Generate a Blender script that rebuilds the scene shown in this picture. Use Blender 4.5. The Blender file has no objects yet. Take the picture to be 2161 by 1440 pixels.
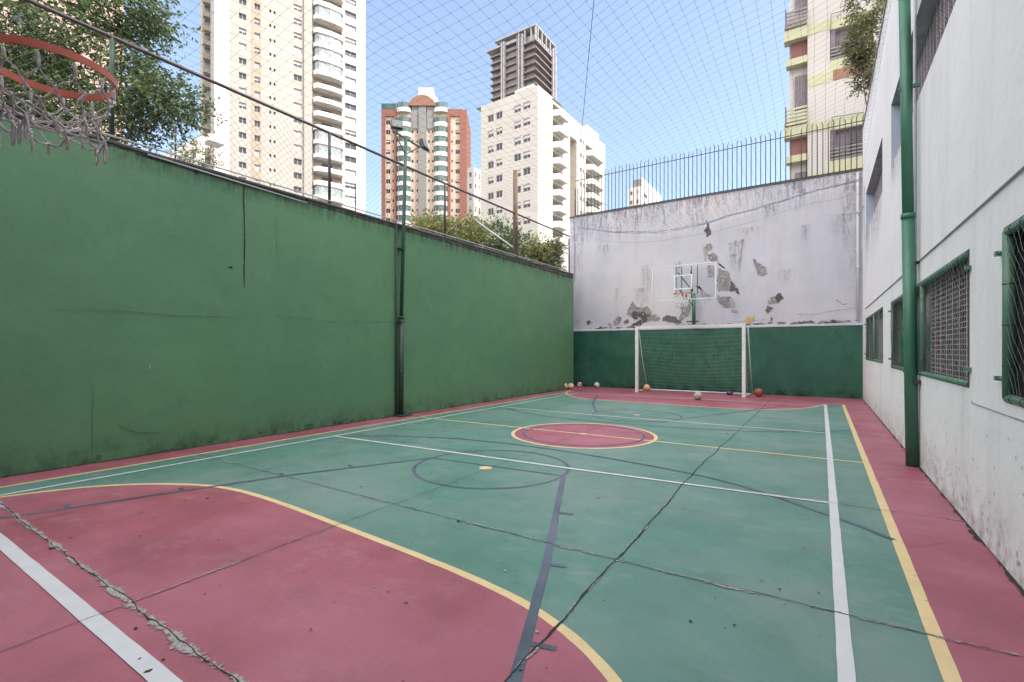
import bpy, math, random
from mathutils import Vector, noise, Matrix
random.seed(7)
PI = math.pi
sc = bpy.context.scene
COL = sc.collection

# ---------------------------------------------------------------- camera
F_PX, CX, HY, CAM_H, YAW = 1009.0, 1080.5, 738.0, 1.35, math.radians(32.9)
cam = bpy.data.cameras.new('camera'); camo = bpy.data.objects.new('camera', cam); COL.objects.link(camo)
camo.location = (0, 0, CAM_H); camo.rotation_euler = (PI/2, 0, YAW)
cam.sensor_width = 36.0; cam.lens = 36.0*F_PX/2161.0; cam.shift_y = 18.0/2161.0
cam.clip_start = 0.05; cam.clip_end = 3000
sc.camera = camo
# ---------------------------------------------------------------- sky and sun
SUN_AZ, SUN_EL = math.radians(8), math.radians(40)
w = bpy.data.worlds.new('World'); sc.world = w; w.use_nodes = True
nt = w.node_tree
sky = nt.nodes.new('ShaderNodeTexSky'); sky.sky_type = 'NISHITA'; sky.sun_disc = False
sky.sun_elevation = SUN_EL; sky.sun_rotation = PI/2-SUN_AZ
sky.air_density = 1.0; sky.dust_density = 2.2; sky.ozone_density = 1.5
# unseen bright cloud added overhead and behind the viewpoint to fill the shaded court
tcw = nt.nodes.new('ShaderNodeTexCoord'); dt = nt.nodes.new('ShaderNodeVectorMath'); dt.operation = 'DOT_PRODUCT'; nt.links.new(tcw.outputs['Generated'], dt.inputs[0])
dt.inputs[1].default_value = (.62*math.sin(YAW), -.62*math.cos(YAW), .78)
cn = nt.nodes.new('ShaderNodeTexNoise'); cn.inputs['Scale'].default_value = 2.6; cn.inputs['Detail'].default_value = 8; nt.links.new(tcw.outputs['Generated'], cn.inputs['Vector'])
ca = nt.nodes.new('ShaderNodeMath'); ca.operation = 'MULTIPLY_ADD'; nt.links.new(cn.outputs['Fac'], ca.inputs[0]); ca.inputs[1].default_value = .5; nt.links.new(dt.outputs['Value'], ca.inputs[2])
cm = nt.nodes.new('ShaderNodeMapRange'); cm.interpolation_type = 'SMOOTHSTEP'; cm.inputs['From Min'].default_value = .42; cm.inputs['From Max'].default_value = .62; nt.links.new(ca.outputs[0], cm.inputs['Value'])
cx_ = nt.nodes.new('ShaderNodeMix'); cx_.data_type = 'RGBA'; nt.links.new(cm.outputs[0], cx_.inputs['Factor']); hz = nt.nodes.new('ShaderNodeMix'); hz.data_type = 'RGBA'; hz.inputs['Factor'].default_value = .10; nt.links.new(sky.outputs[0], hz.inputs['A']); hz.inputs['B'].default_value = (4.4, 4.7, 5.1, 1); nt.links.new(hz.outputs['Result'], cx_.inputs['A'])
FILL_CLOUD = 9.3; cx_.inputs['B'].default_value = (FILL_CLOUD, FILL_CLOUD*.97, FILL_CLOUD*.95, 1)
nt.links.new(cx_.outputs['Result'], nt.nodes['Background'].inputs[0]); nt.nodes['Background'].inputs[1].default_value = 0.12
sl = bpy.data.lights.new('sun', 'SUN'); so = bpy.data.objects.new('sun', sl); COL.objects.link(so)
sl.energy = 2.0; sl.angle = math.radians(0.5); sl.color = (1, .94, .85)
sd = Vector((math.cos(SUN_AZ)*math.cos(SUN_EL), math.sin(SUN_AZ)*math.cos(SUN_EL), math.sin(SUN_EL)))
so.rotation_euler = sd.to_track_quat('Z', 'Y').to_euler(); so.location = (30, 0, 60)
sc.view_settings.view_transform = 'Standard'; sc.view_settings.look = 'None'
sc.view_settings.exposure = 1.55; sc.view_settings.gamma = 1
try:
    sc.cycles.max_bounces = 8; sc.cycles.diffuse_bounces = 5; sc.cycles.transparent_max_bounces = 12
    sc.cycles.use_denoising = True
except Exception: pass

XL, XR, YB, YN = -7.25, .95, 16.2, -3.5     # left wall, right wall, back wall, near end
# ---------------------------------------------------------------- survey helpers: photo measurements to metres on a known plane
Fv = Vector((-math.sin(YAW), math.cos(YAW), 0)); Rv = Vector((math.cos(YAW), math.sin(YAW), 0)); Cv = Vector((0, 0, CAM_H))
def ray(u, v): return Fv + Rv*((u-CX)/F_PX) + Vector((0, 0, (HY-v)/F_PX))
def on_y(u, v, Y): d = ray(u, v); return Cv + d*(Y/d.y)
def on_x(u, v, X): d = ray(u, v); return Cv + d*(X/d.x)
def on_z(u, v, z=0): d = ray(u, v); return Cv + d*((z-CAM_H)/d.z)
def at_d(u, v, D): return Cv + ray(u, v)*D

# ---------------------------------------------------------------- materials
def mat(name, col, rough=.6, var=.12, scale=3.0, bump=0.0, bscale=40.0, metallic=0.0, spec=None, dirt=None, dirt_amt=.5, streak=False,
        spots=None, spot_scale=9.0, spot_amt=.02, coarse=None, coarse_scale=.5, wear=None, wear_scale=(6, 22, 8), wear_amt=.5, wear_lo=.56, alpha=None, trans=None, emis=None):
    m = bpy.data.materials.new(name); m.use_nodes = True; n = m.node_tree.nodes; L = m.node_tree.links
    b = n['Principled BSDF']; b.inputs['Roughness'].default_value = rough; b.inputs['Metallic'].default_value = metallic
    if spec is not None: b.inputs['Specular IOR Level'].default_value = spec
    tc = n.new('ShaderNodeTexCoord'); co = tc.outputs['Object']
    if streak:
        mp = n.new('ShaderNodeMapping'); mp.inputs['Scale'].default_value = (1, 1, .12); L.new(co, mp.inputs[0]); sco = mp.outputs[0]
    else: sco = co
    def nz(sc_, det=5, src=co, ro=.6):
        t = n.new('ShaderNodeTexNoise'); t.inputs['Scale'].default_value = sc_; t.inputs['Detail'].default_value = det
        t.inputs['Roughness'].default_value = ro; L.new(src, t.inputs['Vector']); return t.outputs['Fac']
    def ramp(x, a, bb):
        r = n.new('ShaderNodeMapRange'); r.inputs['From Min'].default_value = a; r.inputs['From Max'].default_value = bb; r.clamp = True
        L.new(x, r.inputs['Value']); return r.outputs[0]
    def mix(fac, A, B, typ='MIX'):
        x = n.new('ShaderNodeMix'); x.data_type = 'RGBA'; x.blend_type = typ
        if isinstance(fac, float): x.inputs['Factor'].default_value = fac
        else: L.new(fac, x.inputs['Factor'])
        for s, val in ((x.inputs['A'], A), (x.inputs['B'], B)):
            if isinstance(val, tuple): s.default_value = (*val[:3], 1)
            else: L.new(val, s)
        return x.outputs['Result']
    c1 = tuple(min(1, c*(1+var)) for c in col); c2 = tuple(c*(1-var) for c in col)
    out = mix(ramp(nz(scale), .3, .7), c2, c1)
    if coarse:
        out = mix(ramp(nz(coarse_scale, 3), .42, .66), out, coarse)
    if dirt:
        f = ramp(nz(scale*.9+1.7, 7, sco, .65), .52, .8)
        mm = n.new('ShaderNodeMath'); mm.operation = 'MULTIPLY'; L.new(f, mm.inputs[0]); mm.inputs[1].default_value = dirt_amt
        out = mix(mm.outputs[0], out, dirt)
    if wear:
        mw = n.new('ShaderNodeMapping'); mw.inputs['Scale'].default_value = wear_scale; L.new(co, mw.inputs[0])
        f = ramp(nz(1.0, 9, mw.outputs[0], .78), wear_lo, wear_lo+.14); f2 = ramp(nz(.9, 4), .40, .62)
        a1 = n.new('ShaderNodeMath'); a1.operation = 'MULTIPLY'; L.new(f, a1.inputs[0]); L.new(f2, a1.inputs[1])
        a2 = n.new('ShaderNodeMath'); a2.operation = 'MULTIPLY'; L.new(a1.outputs[0], a2.inputs[0]); a2.inputs[1].default_value = wear_amt
        out = mix(a2.outputs[0], out, wear)
    if spots:
        v = n.new('ShaderNodeTexVoronoi'); v.inputs['Scale'].default_value = spot_scale; L.new(co, v.inputs['Vector'])
        ad = n.new('ShaderNodeMath'); ad.operation = 'ADD'; L.new(v.outputs['Distance'], ad.inputs[0])
        t2 = n.new('ShaderNodeMath'); t2.operation = 'MULTIPLY'; L.new(nz(spot_scale*.37, 4), t2.inputs[0]); t2.inputs[1].default_value = .7
        L.new(t2.outputs[0], ad.inputs[1])
        r = n.new('ShaderNodeMapRange'); r.inputs['From Min'].default_value = .28+spot_amt; r.inputs['From Max'].default_value = .28
        r.clamp = True; L.new(ad.outputs[0], r.inputs['Value'])
        out = mix(r.outputs[0], out, spots)
    L.new(out, b.inputs['Base Color'])
    rr = n.new('ShaderNodeMapRange'); L.new(nz(scale*2.3), rr.inputs['Value']); rr.inputs['To Min'].default_value = max(0, rough-.1); rr.inputs['To Max'].default_value = min(1, rough+.1)
    L.new(rr.outputs[0], b.inputs['Roughness'])
    if bump:
        bp = n.new('ShaderNodeBump'); bp.inputs['Strength'].default_value = bump; bp.inputs['Distance'].default_value = .02
        s = n.new('ShaderNodeMath'); s.operation = 'MULTIPLY_ADD'; L.new(nz(bscale, 8), s.inputs[0]); s.inputs[1].default_value = .35; L.new(nz(bscale*.08, 3), s.inputs[2])
        L.new(s.outputs[0], bp.inputs['Height']); L.new(bp.outputs[0], b.inputs['Normal'])
    if alpha is not None: b.inputs['Alpha'].default_value = alpha
    if trans is not None: b.inputs['Transmission Weight'].default_value = trans
    return m

M = {}
M['ground'] = mat('ground', (.16, .15, .14), .9)
FR = dict(rough=.46, scale=1.1, bump=.5, bscale=60, spec=.35)
M['floor_red'] = mat('floor_red', (.275, .078, .108), var=.17, coarse=(.33, .115, .165), coarse_scale=.55, dirt=(.17, .075, .10), dirt_amt=.6, spots=(.12, .06, .06), spot_scale=5.5, spot_amt=.02, wear=(.36, .18, .22), wear_amt=.6, wear_lo=.50, wear_scale=(3, 5, 4), **FR)
M['floor_green'] = mat('floor_green', (.082, .192, .160), var=.14, coarse=(.150, .228, .210), coarse_scale=.6, dirt=(.07, .125, .105), dirt_amt=.55, spots=(.05, .09, .075), spot_scale=5, spot_amt=.02, wear=(.20, .28, .265), wear_amt=.55, wear_lo=.50, wear_scale=(3, 5, 4), **FR)
M['line_yellow'] = mat('line_yellow', (.60, .47, .25), .5, var=.08, scale=6, dirt=(.42, .33, .18), dirt_amt=.5)
M['line_white'] = mat('line_white', (.50, .52, .55), .5, var=.06, scale=6, dirt=(.42, .46, .48), dirt_amt=.5)
M['line_blue'] = mat('line_blue', (.045, .068, .10), .5, var=.15, scale=3, coarse=(.115, .13, .19), coarse_scale=.8, dirt=(.09, .14, .14), dirt_amt=.6)
M['crack'] = mat('crack', (.018, .017, .016), .9, var=.5, scale=8)
M['chipped'] = mat('chipped', (.30, .29, .29), .9, var=.35, scale=30, bump=.6, dirt=(.12, .11, .1), dirt_amt=.9)
M['moss'] = mat('moss', (.022, .026, .016), .95, var=.5, scale=20)
M['wall_green'] = mat('wall_green', (.096, .228, .116), .5, var=.08, scale=1.3, bump=.55, bscale=22, wear=(.13, .27, .165), wear_scale=(2, 2, 2), wear_amt=.4, wear_lo=.50, coarse=(.082, .205, .112), coarse_scale=.35, dirt=(.06, .14, .08), dirt_amt=.4, spots=(.04, .08, .055), spot_scale=3.3, spot_amt=.012)
M['band_green'] = mat('band_green', (.016, .092, .062), .5, var=.16, scale=1.6, bump=.5, bscale=18, coarse=(.032, .13, .090), coarse_scale=.9, wear=(.012, .045, .035), wear_scale=(6, 6, 4), wear_amt=.8, wear_lo=.5, dirt=(.015, .06, .04), dirt_amt=.7)
M['wall_top_dirt'] = mat('wall_top_dirt', (.07, .085, .07), .95, var=.5, scale=7, dirt=(.02, .02, .02), dirt_amt=.9)
M['plaster'] = mat('plaster', (.47, .475, .54), .75, var=.07, scale=1.5, bump=.5, bscale=25, coarse=(.54, .51, .53), coarse_scale=.35, dirt=(.38, .35, .38), dirt_amt=.5, wear=(.36, .33, .35), wear_scale=(5, 5, 1.2), wear_amt=.5, wear_lo=.54, streak=True, spots=(.35, .34, .36), spot_scale=2.3, spot_amt=.015)
M['render_white'] = mat('render_white', (.80, .79, .80), .75, var=.03, scale=1.2, bump=.45, bscale=50, dirt=(.52, .51, .53), dirt_amt=.55, wear=(.50, .49, .52), wear_scale=(7, 7, .8), wear_amt=.5, wear_lo=.55, streak=True, spots=(.40, .39, .40), spot_scale=1.7, spot_amt=.012)
M['concrete'] = mat('concrete', (.30, .285, .28), .9, var=.22, scale=6, bump=.6, bscale=30, dirt=(.14, .13, .13), dirt_amt=.7)
M['concrete_dark'] = mat('concrete_dark', (.11, .10, .105), .9, var=.3, scale=7, bump=.5)
M['stain'] = mat('stain', (.34, .31, .33), .9, var=.35, scale=9, streak=True, dirt=(.12, .10, .10), dirt_amt=.8)
M['stain_dark'] = mat('stain_dark', (.15, .12, .13), .9, var=.4, scale=12, streak=True)
M['stain_rust'] = mat('stain_rust', (.30, .18, .19), .9, var=.3, scale=9, streak=True)
M['paint_yellow'] = mat('paint_yellow', (.50, .36, .13), .8, var=.3, scale=30, dirt=(.25, .2, .1), dirt_amt=.8)
M['coping'] = mat('coping', (.35, .34, .33), .85, var=.25, scale=4, dirt=(.06, .06, .06), dirt_amt=.9)
M['coping_dark'] = mat('coping_dark', (.07, .07, .07), .8, var=.35, scale=5)
M['pole_green'] = mat('pole_green', (.045, .165, .105), .42, var=.12, scale=4, dirt=(.03, .09, .06), dirt_amt=.7, wear=(.16, .26, .20), wear_scale=(9, 9, 5), wear_amt=.6, wear_lo=.58)
M['pole_dark'] = mat('pole_dark', (.022, .055, .038), .5, var=.2, scale=4)
M['pipe_green'] = mat('pipe_green', (.085, .20, .13), .4, var=.12, scale=9, dirt=(.05, .13, .08), dirt_amt=.7)
M['frame_green'] = mat('frame_green', (.05, .16, .10), .5, var=.2, scale=9)
M['metal_dark'] = mat('metal_dark', (.035, .035, .04), .55, var=.3, scale=8)
M['metal_rail'] = mat('metal_rail', (.05, .04, .045), .5, var=.3, scale=8, dirt=(.10, .045, .03), dirt_amt=.6)
M['wire'] = mat('wire', (.10, .10, .10), .5, var=.2, metallic=.2)
M['wire_light'] = mat('wire_light', (.22, .25, .24), .5, var=.2)
M['net_black'] = mat('net_black', (.07, .08, .10), .8)
M['net_blue'] = mat('net_blue', (.22, .28, .34), .9, var=.2)
M['net_white'] = mat('net_white', (.58, .64, .60), .9, var=.1)
M['rope'] = mat('rope', (.58, .56, .56), .95, var=.25, scale=40, bump=.8, bscale=200, dirt=(.22, .20, .21), dirt_amt=.8)
M['rim'] = mat('rim', (.56, .145, .095), .45, var=.15, scale=12, dirt=(.28, .07, .05), dirt_amt=.8, wear=(.20, .10, .08), wear_scale=(30, 30, 30), wear_amt=.8, wear_lo=.56)
M['white_metal'] = mat('white_metal', (.72, .72, .74), .4, var=.06, scale=6, dirt=(.40, .36, .33), dirt_amt=.6)
M['pipe_white'] = mat('pipe_white', (.55, .55, .60), .5, var=.08)
M['conduit'] = mat('conduit', (.40, .40, .43), .6, var=.15)
M['wood'] = mat('wood', (.13, .085, .065), .9, var=.3, scale=8, streak=True, bump=.5)
M['glass'] = mat('glass', (.03, .04, .055), .3, var=.3, scale=.8, spec=.35)
M['glass_blue'] = mat('glass_blue', (.04, .055, .085), .25, var=.3, scale=1.5, spec=.5)
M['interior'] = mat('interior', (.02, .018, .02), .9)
M['block'] = mat('block', (.34, .29, .30), .9, var=.25, scale=8, dirt=(.12, .09, .09), dirt_amt=.9)
M['block_frame'] = mat('block_frame', (.46, .43, .45), .85, var=.12, scale=8, dirt=(.25, .22, .23), dirt_amt=.7)
M['lamp_glass'] = mat('lamp_glass', (.10, .11, .12), .35, var=.4, scale=20); M['frame_gray'] = mat('frame_gray', (.66, .66, .68), .5, var=.1); M['frame_dark'] = mat('frame_dark', (.07, .06, .06), .8, var=.4, scale=10); M['reveal'] = mat('reveal', (.42, .47, .58), .8, var=.08)
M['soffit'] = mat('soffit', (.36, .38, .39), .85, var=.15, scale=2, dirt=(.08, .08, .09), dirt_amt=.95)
def acrylic():
    m = bpy.data.materials.new('acrylic'); m.use_nodes = True; n = m.node_tree.nodes; L = m.node_tree.links
    n.remove(n['Principled BSDF']); t = n.new('ShaderNodeBsdfTransparent'); t.inputs[0].default_value = (.93, .94, .95, 1)
    g = n.new('ShaderNodeBsdfGlossy'); g.inputs['Roughness'].default_value = .05; mx = n.new('ShaderNodeMixShader'); fr = n.new('ShaderNodeFresnel'); fr.inputs[0].default_value = 1.45
    L.new(fr.outputs[0], mx.inputs[0]); L.new(t.outputs[0], mx.inputs[1]); L.new(g.outputs[0], mx.inputs[2]); L.new(mx.outputs[0], n['Material Output'].inputs[0]); return m
M['acrylic'] = acrylic()
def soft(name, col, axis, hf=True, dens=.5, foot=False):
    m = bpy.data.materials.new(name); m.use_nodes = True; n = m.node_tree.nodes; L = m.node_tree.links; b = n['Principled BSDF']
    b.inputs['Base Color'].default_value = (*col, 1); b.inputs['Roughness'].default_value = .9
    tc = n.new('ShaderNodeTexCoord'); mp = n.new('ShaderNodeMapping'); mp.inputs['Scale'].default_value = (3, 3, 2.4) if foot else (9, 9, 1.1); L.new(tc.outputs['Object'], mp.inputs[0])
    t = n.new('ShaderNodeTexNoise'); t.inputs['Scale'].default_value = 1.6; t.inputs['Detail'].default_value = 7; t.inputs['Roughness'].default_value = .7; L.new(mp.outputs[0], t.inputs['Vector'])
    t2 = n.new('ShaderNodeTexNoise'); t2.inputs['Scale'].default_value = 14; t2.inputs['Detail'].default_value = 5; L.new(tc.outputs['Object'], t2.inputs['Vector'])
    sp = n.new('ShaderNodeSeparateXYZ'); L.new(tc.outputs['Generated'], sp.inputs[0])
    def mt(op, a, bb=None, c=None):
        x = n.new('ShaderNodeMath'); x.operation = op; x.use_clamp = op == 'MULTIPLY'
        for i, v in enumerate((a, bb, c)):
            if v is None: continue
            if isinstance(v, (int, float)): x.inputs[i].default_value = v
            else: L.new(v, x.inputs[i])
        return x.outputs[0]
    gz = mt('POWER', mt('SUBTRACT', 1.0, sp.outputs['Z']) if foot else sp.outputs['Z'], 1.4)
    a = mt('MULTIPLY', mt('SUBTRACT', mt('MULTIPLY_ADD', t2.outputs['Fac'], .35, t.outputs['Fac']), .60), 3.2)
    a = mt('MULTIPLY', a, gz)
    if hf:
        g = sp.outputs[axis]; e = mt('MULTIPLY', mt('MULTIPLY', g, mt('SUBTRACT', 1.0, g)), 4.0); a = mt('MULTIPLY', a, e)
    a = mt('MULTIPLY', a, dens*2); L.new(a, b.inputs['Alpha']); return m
M['soft_x'] = soft('soft_x', (.30, .285, .32), 'X', True, .38); M['soft_y'] = soft('soft_y', (.13, .12, .13), 'Y'); M['soft_rust'] = soft('soft_rust', (.24, .16, .17), 'X', dens=.6)
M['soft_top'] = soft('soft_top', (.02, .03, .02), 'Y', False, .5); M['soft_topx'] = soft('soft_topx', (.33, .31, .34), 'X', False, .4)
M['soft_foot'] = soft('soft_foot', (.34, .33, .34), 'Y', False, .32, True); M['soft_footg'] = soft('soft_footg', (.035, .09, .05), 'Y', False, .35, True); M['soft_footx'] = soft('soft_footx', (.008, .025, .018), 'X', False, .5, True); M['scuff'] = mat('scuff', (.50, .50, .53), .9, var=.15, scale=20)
BM = lambda name, c, **k: mat(name, c, .8, var=k.pop('var', .05), scale=.25, dirt=tuple(x*.85 for x in c), dirt_amt=.3, streak=True, **k)
M['b_cream'] = BM('b_cream', (.335, .31, .285)); M['b_cream_dark'] = BM('b_cream_dark', (.31, .25, .20)); M['b_white'] = BM('b_white', (.62, .60, .57))
M['b_tile'] = BM('b_tile', (.47, .445, .41)); M['b_red'] = BM('b_red', (.235, .095, .07)); M['b_gray'] = BM('b_gray', (.22, .22, .22)); M['b_beige'] = BM('b_beige', (.52, .42, .34))
M['b_orange'] = BM('b_orange', (.25, .13, .09)); M['b_glassgreen'] = mat('b_glassgreen', (.055, .125, .115), .15, var=.4, scale=.4, spec=.8)
M['b_glassgray'] = mat('b_glassgray', (.22, .26, .27), .12, var=.5, scale=.5, spec=.8)
M['b_brown'] = mat('b_brown', (.12, .095, .09), .35, var=.45, scale=.35); M['b_pink'] = BM('b_pink', (.42, .30, .26))
M['b_slab'] = BM('b_slab', (.21, .19, .19)); M['b_yellow'] = BM('b_yellow', (.42, .42, .28)); M['b_pinkwhite'] = BM('b_pinkwhite', (.46, .43, .41))
M['b_maroon'] = BM('b_maroon', (.23, .10, .09)); M['b_louver'] = mat('b_louver', (.15, .12, .14), .6, var=.2); M['b_ochre'] = BM('b_ochre', (.50, .40, .22))
M['b_shutter'] = mat('b_shutter', (.50, .50, .50), .6, var=.1)
M['b_frame'] = mat('b_frame', (.45, .42, .40), .5, var=.1)
M['b_fin'] = BM('b_fin', (.34, .33, .34)); M['bark'] = mat('bark', (.05, .04, .03), .95, var=.35, scale=9, bump=.8)
def leafmat(name, c, k=.35):
    m = bpy.data.materials.new(name); m.use_nodes = True; n = m.node_tree.nodes; L = m.node_tree.links; b = n['Principled BSDF']
    g = n.new('ShaderNodeNewGeometry'); r = n.new('ShaderNodeValToRGB'); L.new(g.outputs['Random Per Island'], r.inputs[0])
    r.color_ramp.elements[0].color = (*[x*(1-k) for x in c], 1); r.color_ramp.elements[1].color = (c[0]*(1+k)*1.25, c[1]*(1+k), c[2]*(1+k)*.8, 1)
    L.new(r.outputs[0], b.inputs['Base Color']); b.inputs['Roughness'].default_value = .45; b.inputs['Specular IOR Level'].default_value = .4
    t = n.new('ShaderNodeBsdfTranslucent'); L.new(r.outputs[0], t.inputs[0]); mx = n.new('ShaderNodeMixShader'); mx.inputs[0].default_value = .35
    L.new(b.outputs[0], mx.inputs[1]); L.new(t.outputs[0], mx.inputs[2]); L.new(mx.outputs[0], n['Material Output'].inputs[0]); return m
M['leaf'] = leafmat('leaf', (.07, .125, .05), .45); M['leaf_light'] = leafmat('leaf_light', (.15, .19, .065), .45); M['leaf_dry'] = leafmat('leaf_dry', (.105, .13, .06), .5)

# ---------------------------------------------------------------- object helpers
class MB:
    def __init__(s): s.v = []; s.f = []; s.mi = []; s.sm = []
    def quad(s, a, b, c, d, mi=0):
        n = len(s.v); s.v += [tuple(a), tuple(b), tuple(c), tuple(d)]; s.f.append((n, n+1, n+2, n+3)); s.mi.append(mi); s.sm.append(False)
    def poly(s, pts, mi=0):
        n = len(s.v); s.v += [tuple(p) for p in pts]; s.f.append(tuple(range(n, n+len(pts)))); s.mi.append(mi); s.sm.append(False)
    def box(s, x0, x1, y0, y1, z0, z1, mi=0, fr=None):
        c = [Vector((x, y, z)) for z in (z0, z1) for y in (y0, y1) for x in (x0, x1)]
        if fr: c = [fr(*p) for p in c]
        n = len(s.v); s.v += [tuple(p) for p in c]
        for q in ((0, 2, 3, 1), (4, 5, 7, 6), (0, 1, 5, 4), (2, 6, 7, 3), (0, 4, 6, 2), (1, 3, 7, 5)):
            s.f.append(tuple(n+i for i in q)); s.mi.append(mi); s.sm.append(False)
    def tube(s, pts, r, seg=8, mi=0, cap=True, closed=False, smooth=True):
        pts = [Vector(p) for p in pts]; N = len(pts); rs = r if isinstance(r, (list, tuple)) else [r]*N
        n0 = len(s.v); up = None
        for i, p in enumerate(pts):
            if closed: t = pts[(i+1) % N]-pts[i-1]
            else: t = pts[min(i+1, N-1)]-pts[max(i-1, 0)]
            t = t.normalized() if t.length > 1e-9 else Vector((0, 0, 1))
            if up is None: up = Vector((0, 0, 1)) if abs(t.z) < .9 else Vector((1, 0, 0))
            a = (up-t*up.dot(t))
            if a.length < 1e-4: a = t.orthogonal()
            a.normalize(); up = a; bb = t.cross(a)
            for k in range(seg):
                an = 2*PI*k/seg; s.v.append(tuple(p+(a*math.cos(an)+bb*math.sin(an))*rs[i]))
        for i in range(N if closed else N-1):
            j = (i+1) % N
            for k in range(seg):
                k2 = (k+1) % seg
                s.f.append((n0+i*seg+k, n0+i*seg+k2, n0+j*seg+k2, n0+j*seg+k)); s.mi.append(mi); s.sm.append(smooth)
        if cap and not closed:
            s.f.append(tuple(n0+k for k in range(seg))[::-1]); s.mi.append(mi); s.sm.append(False)
            s.f.append(tuple(n0+(N-1)*seg+k for k in range(seg))); s.mi.append(mi); s.sm.append(False)
    def strip(s, pts, wd, z, mi=0, closed=False, jit=0):
        P = [Vector((p[0], p[1], 0)) for p in pts]; N = len(P); L = []; Rr = []
        for i, p in enumerate(P):
            if closed: t = P[(i+1) % N]-P[i-1]
            else: t = P[min(i+1, N-1)]-P[max(i-1, 0)]
            t.normalize(); nn = Vector((-t.y, t.x, 0)); ww = (wd[i] if isinstance(wd, list) else wd)/2
            L.append(p+nn*(ww+random.uniform(-jit, jit))); Rr.append(p-nn*(ww+random.uniform(-jit, jit)))
        n0 = len(s.v)
        for a, b in zip(L, Rr): s.v += [(a.x, a.y, z), (b.x, b.y, z)]
        for i in range(N if closed else N-1):
            j = (i+1) % N; s.f.append((n0+2*i, n0+2*i+1, n0+2*j+1, n0+2*j)); s.mi.append(mi); s.sm.append(False)
    def build(s, name, mats, parent=None, loc=None, rot=None):
        me = bpy.data.meshes.new(name); me.from_pydata(s.v, [], s.f)
        mats = mats if isinstance(mats, (list, tuple)) else [mats]
        for m in mats: me.materials.append(M[m] if isinstance(m, str) else m)
        me.polygons.foreach_set('material_index', s.mi); me.polygons.foreach_set('use_smooth', s.sm); me.update()
        o = bpy.data.objects.new(name, me); COL.objects.link(o)
        if parent: o.parent = parent
        if loc: o.location = loc
        if rot is not None: o.rotation_euler = (0, 0, rot)
        return o
def tag(o, label=None, cat=None, group=None, kind=None):
    if label: o['label'] = label
    if cat: o['category'] = cat
    if group: o['group'] = group
    if kind: o['kind'] = kind
    return o
def empty(name, loc=(0, 0, 0), label=None, cat=None, group=None):
    o = bpy.data.objects.new(name, None); COL.objects.link(o); o.location = loc; o.empty_display_size = .3
    return tag(o, label, cat, group)
def dup(o, parent=None, loc=None, rot=None):
    c = o.copy(); COL.objects.link(c); c.parent = parent
    if loc is not None: c.location = loc
    if rot is not None: c.rotation_euler = (0, 0, rot)
    return c
def part_of(root, o):      # keep world position of a mesh made in world coordinates
    o.parent = root; o.location = Vector(o.location)-root.location; return o
def bez(pts, n=8):          # Catmull-Rom
    P = [Vector((*p, 0)) if len(p) == 2 else Vector(p) for p in pts]; P = [P[0]*2-P[1]]+P+[P[-1]*2-P[-2]]; out = []
    for i in range(1, len(P)-2):
        for k in range(n):
            t = k/n; a, b, c, d = P[i-1], P[i], P[i+1], P[i+2]
            out.append(.5*((2*b)+(c-a)*t+(2*a-5*b+4*c-d)*t*t+(3*b-a-3*c+d)*t**3))
    out.append(P[-2]); return out
def fbm(x, y, s=0): return noise.fractal(Vector((x, y, s)), 1.0, 2.0, 4)

# ================================================================ ground and court floor
g = MB(); g.quad((-900, -900, -.06), (900, -900, -.06), (900, 900, -.06), (-900, 900, -.06)); tag(g.build('ground', 'ground'), 'grey city ground outside the court walls', 'ground', kind='structure')
g = MB(); g.box(XL-1.3, XR+.3, YN, YB+.3, -.05, 0)
floor = tag(g.build('court_floor', 'floor_red'), 'red painted concrete court floor with green playing area', 'court floor', kind='structure')
def fpart(mb, name, m, label=None):      # paint and dirt layers lie within a few millimetres of each other
    mb.v = [(a, b, c*.3) for a, b, c in mb.v]
    o = mb.build(name, m, floor)
    if label: o['label'] = label
    return o
yx0, yx1, wx0, wx1 = -6.74, .45, -6.36, .085
g = MB(); g.quad((yx0, -.2, .003), (yx1, -.2, .003), (yx1, 14.12, .003), (yx0, 14.12, .003)); fpart(g, 'green_paint', 'floor_green', 'green painted playing area')
nearD = bez([(-6.36, -.2), (-6.36, .87), (-6.3, 1.13), (-6.05, 1.66), (-5.64, 2.06), (-5.03, 2.36), (-4.26, 2.43), (-2.81, 2.34), (-1.71, 2.24), (-1.12, 2.10), (-.67, 1.83), (-.3, 1.4), (-.1, .87), (-.1, -.2)], 10)
farD = bez([(-6.95, 14.3), (-6.80, 13.7), (-6.45, 13.05), (-5.9, 12.4), (-5.3, 12.1), (-4.67, 12.02), (-3.66, 11.96), (-2.68, 11.9), (-1.52, 11.95), (-.93, 12.2), (-.35, 12.86), (-.06, 13.55), (.08, 14.0)], 10)
g = MB(); g.poly([(p.x, p.y, .006) for p in nearD][::-1]); fpart(g, 'red_paint', 'floor_red', 'red goal area in the foreground')
g = MB(); g.poly([(p.x, p.y, .006) for p in farD]+[(.08, 14.2, .006), (-6.95, 14.35, .006)]); fpart(g, 'red_paint', 'floor_red', 'red goal area at the far end')
circ = lambda cx, cy, r, n=72, ry=None: [(cx+r*math.cos(2*PI*i/n), cy+(ry or r)*math.sin(2*PI*i/n)) for i in range(n)]
CC = (-3.2, 7.03)
g = MB(); g.poly([(x, y, .006) for x, y in circ(*CC, 1.10)]); fpart(g, 'red_paint', 'floor_red', 'red disc at the centre of the court')
lj = .0016
def dens(pts, st=.12):
    out = []
    for a, b in zip(pts[:-1], pts[1:]):
        a = Vector((*a[:2], 0)); b = Vector((*b[:2], 0)); n = max(1, int((b-a).length/st)); out += [a+(b-a)*(i/n) for i in range(n)]
    return out+[Vector((*pts[-1][:2], 0))]
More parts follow.
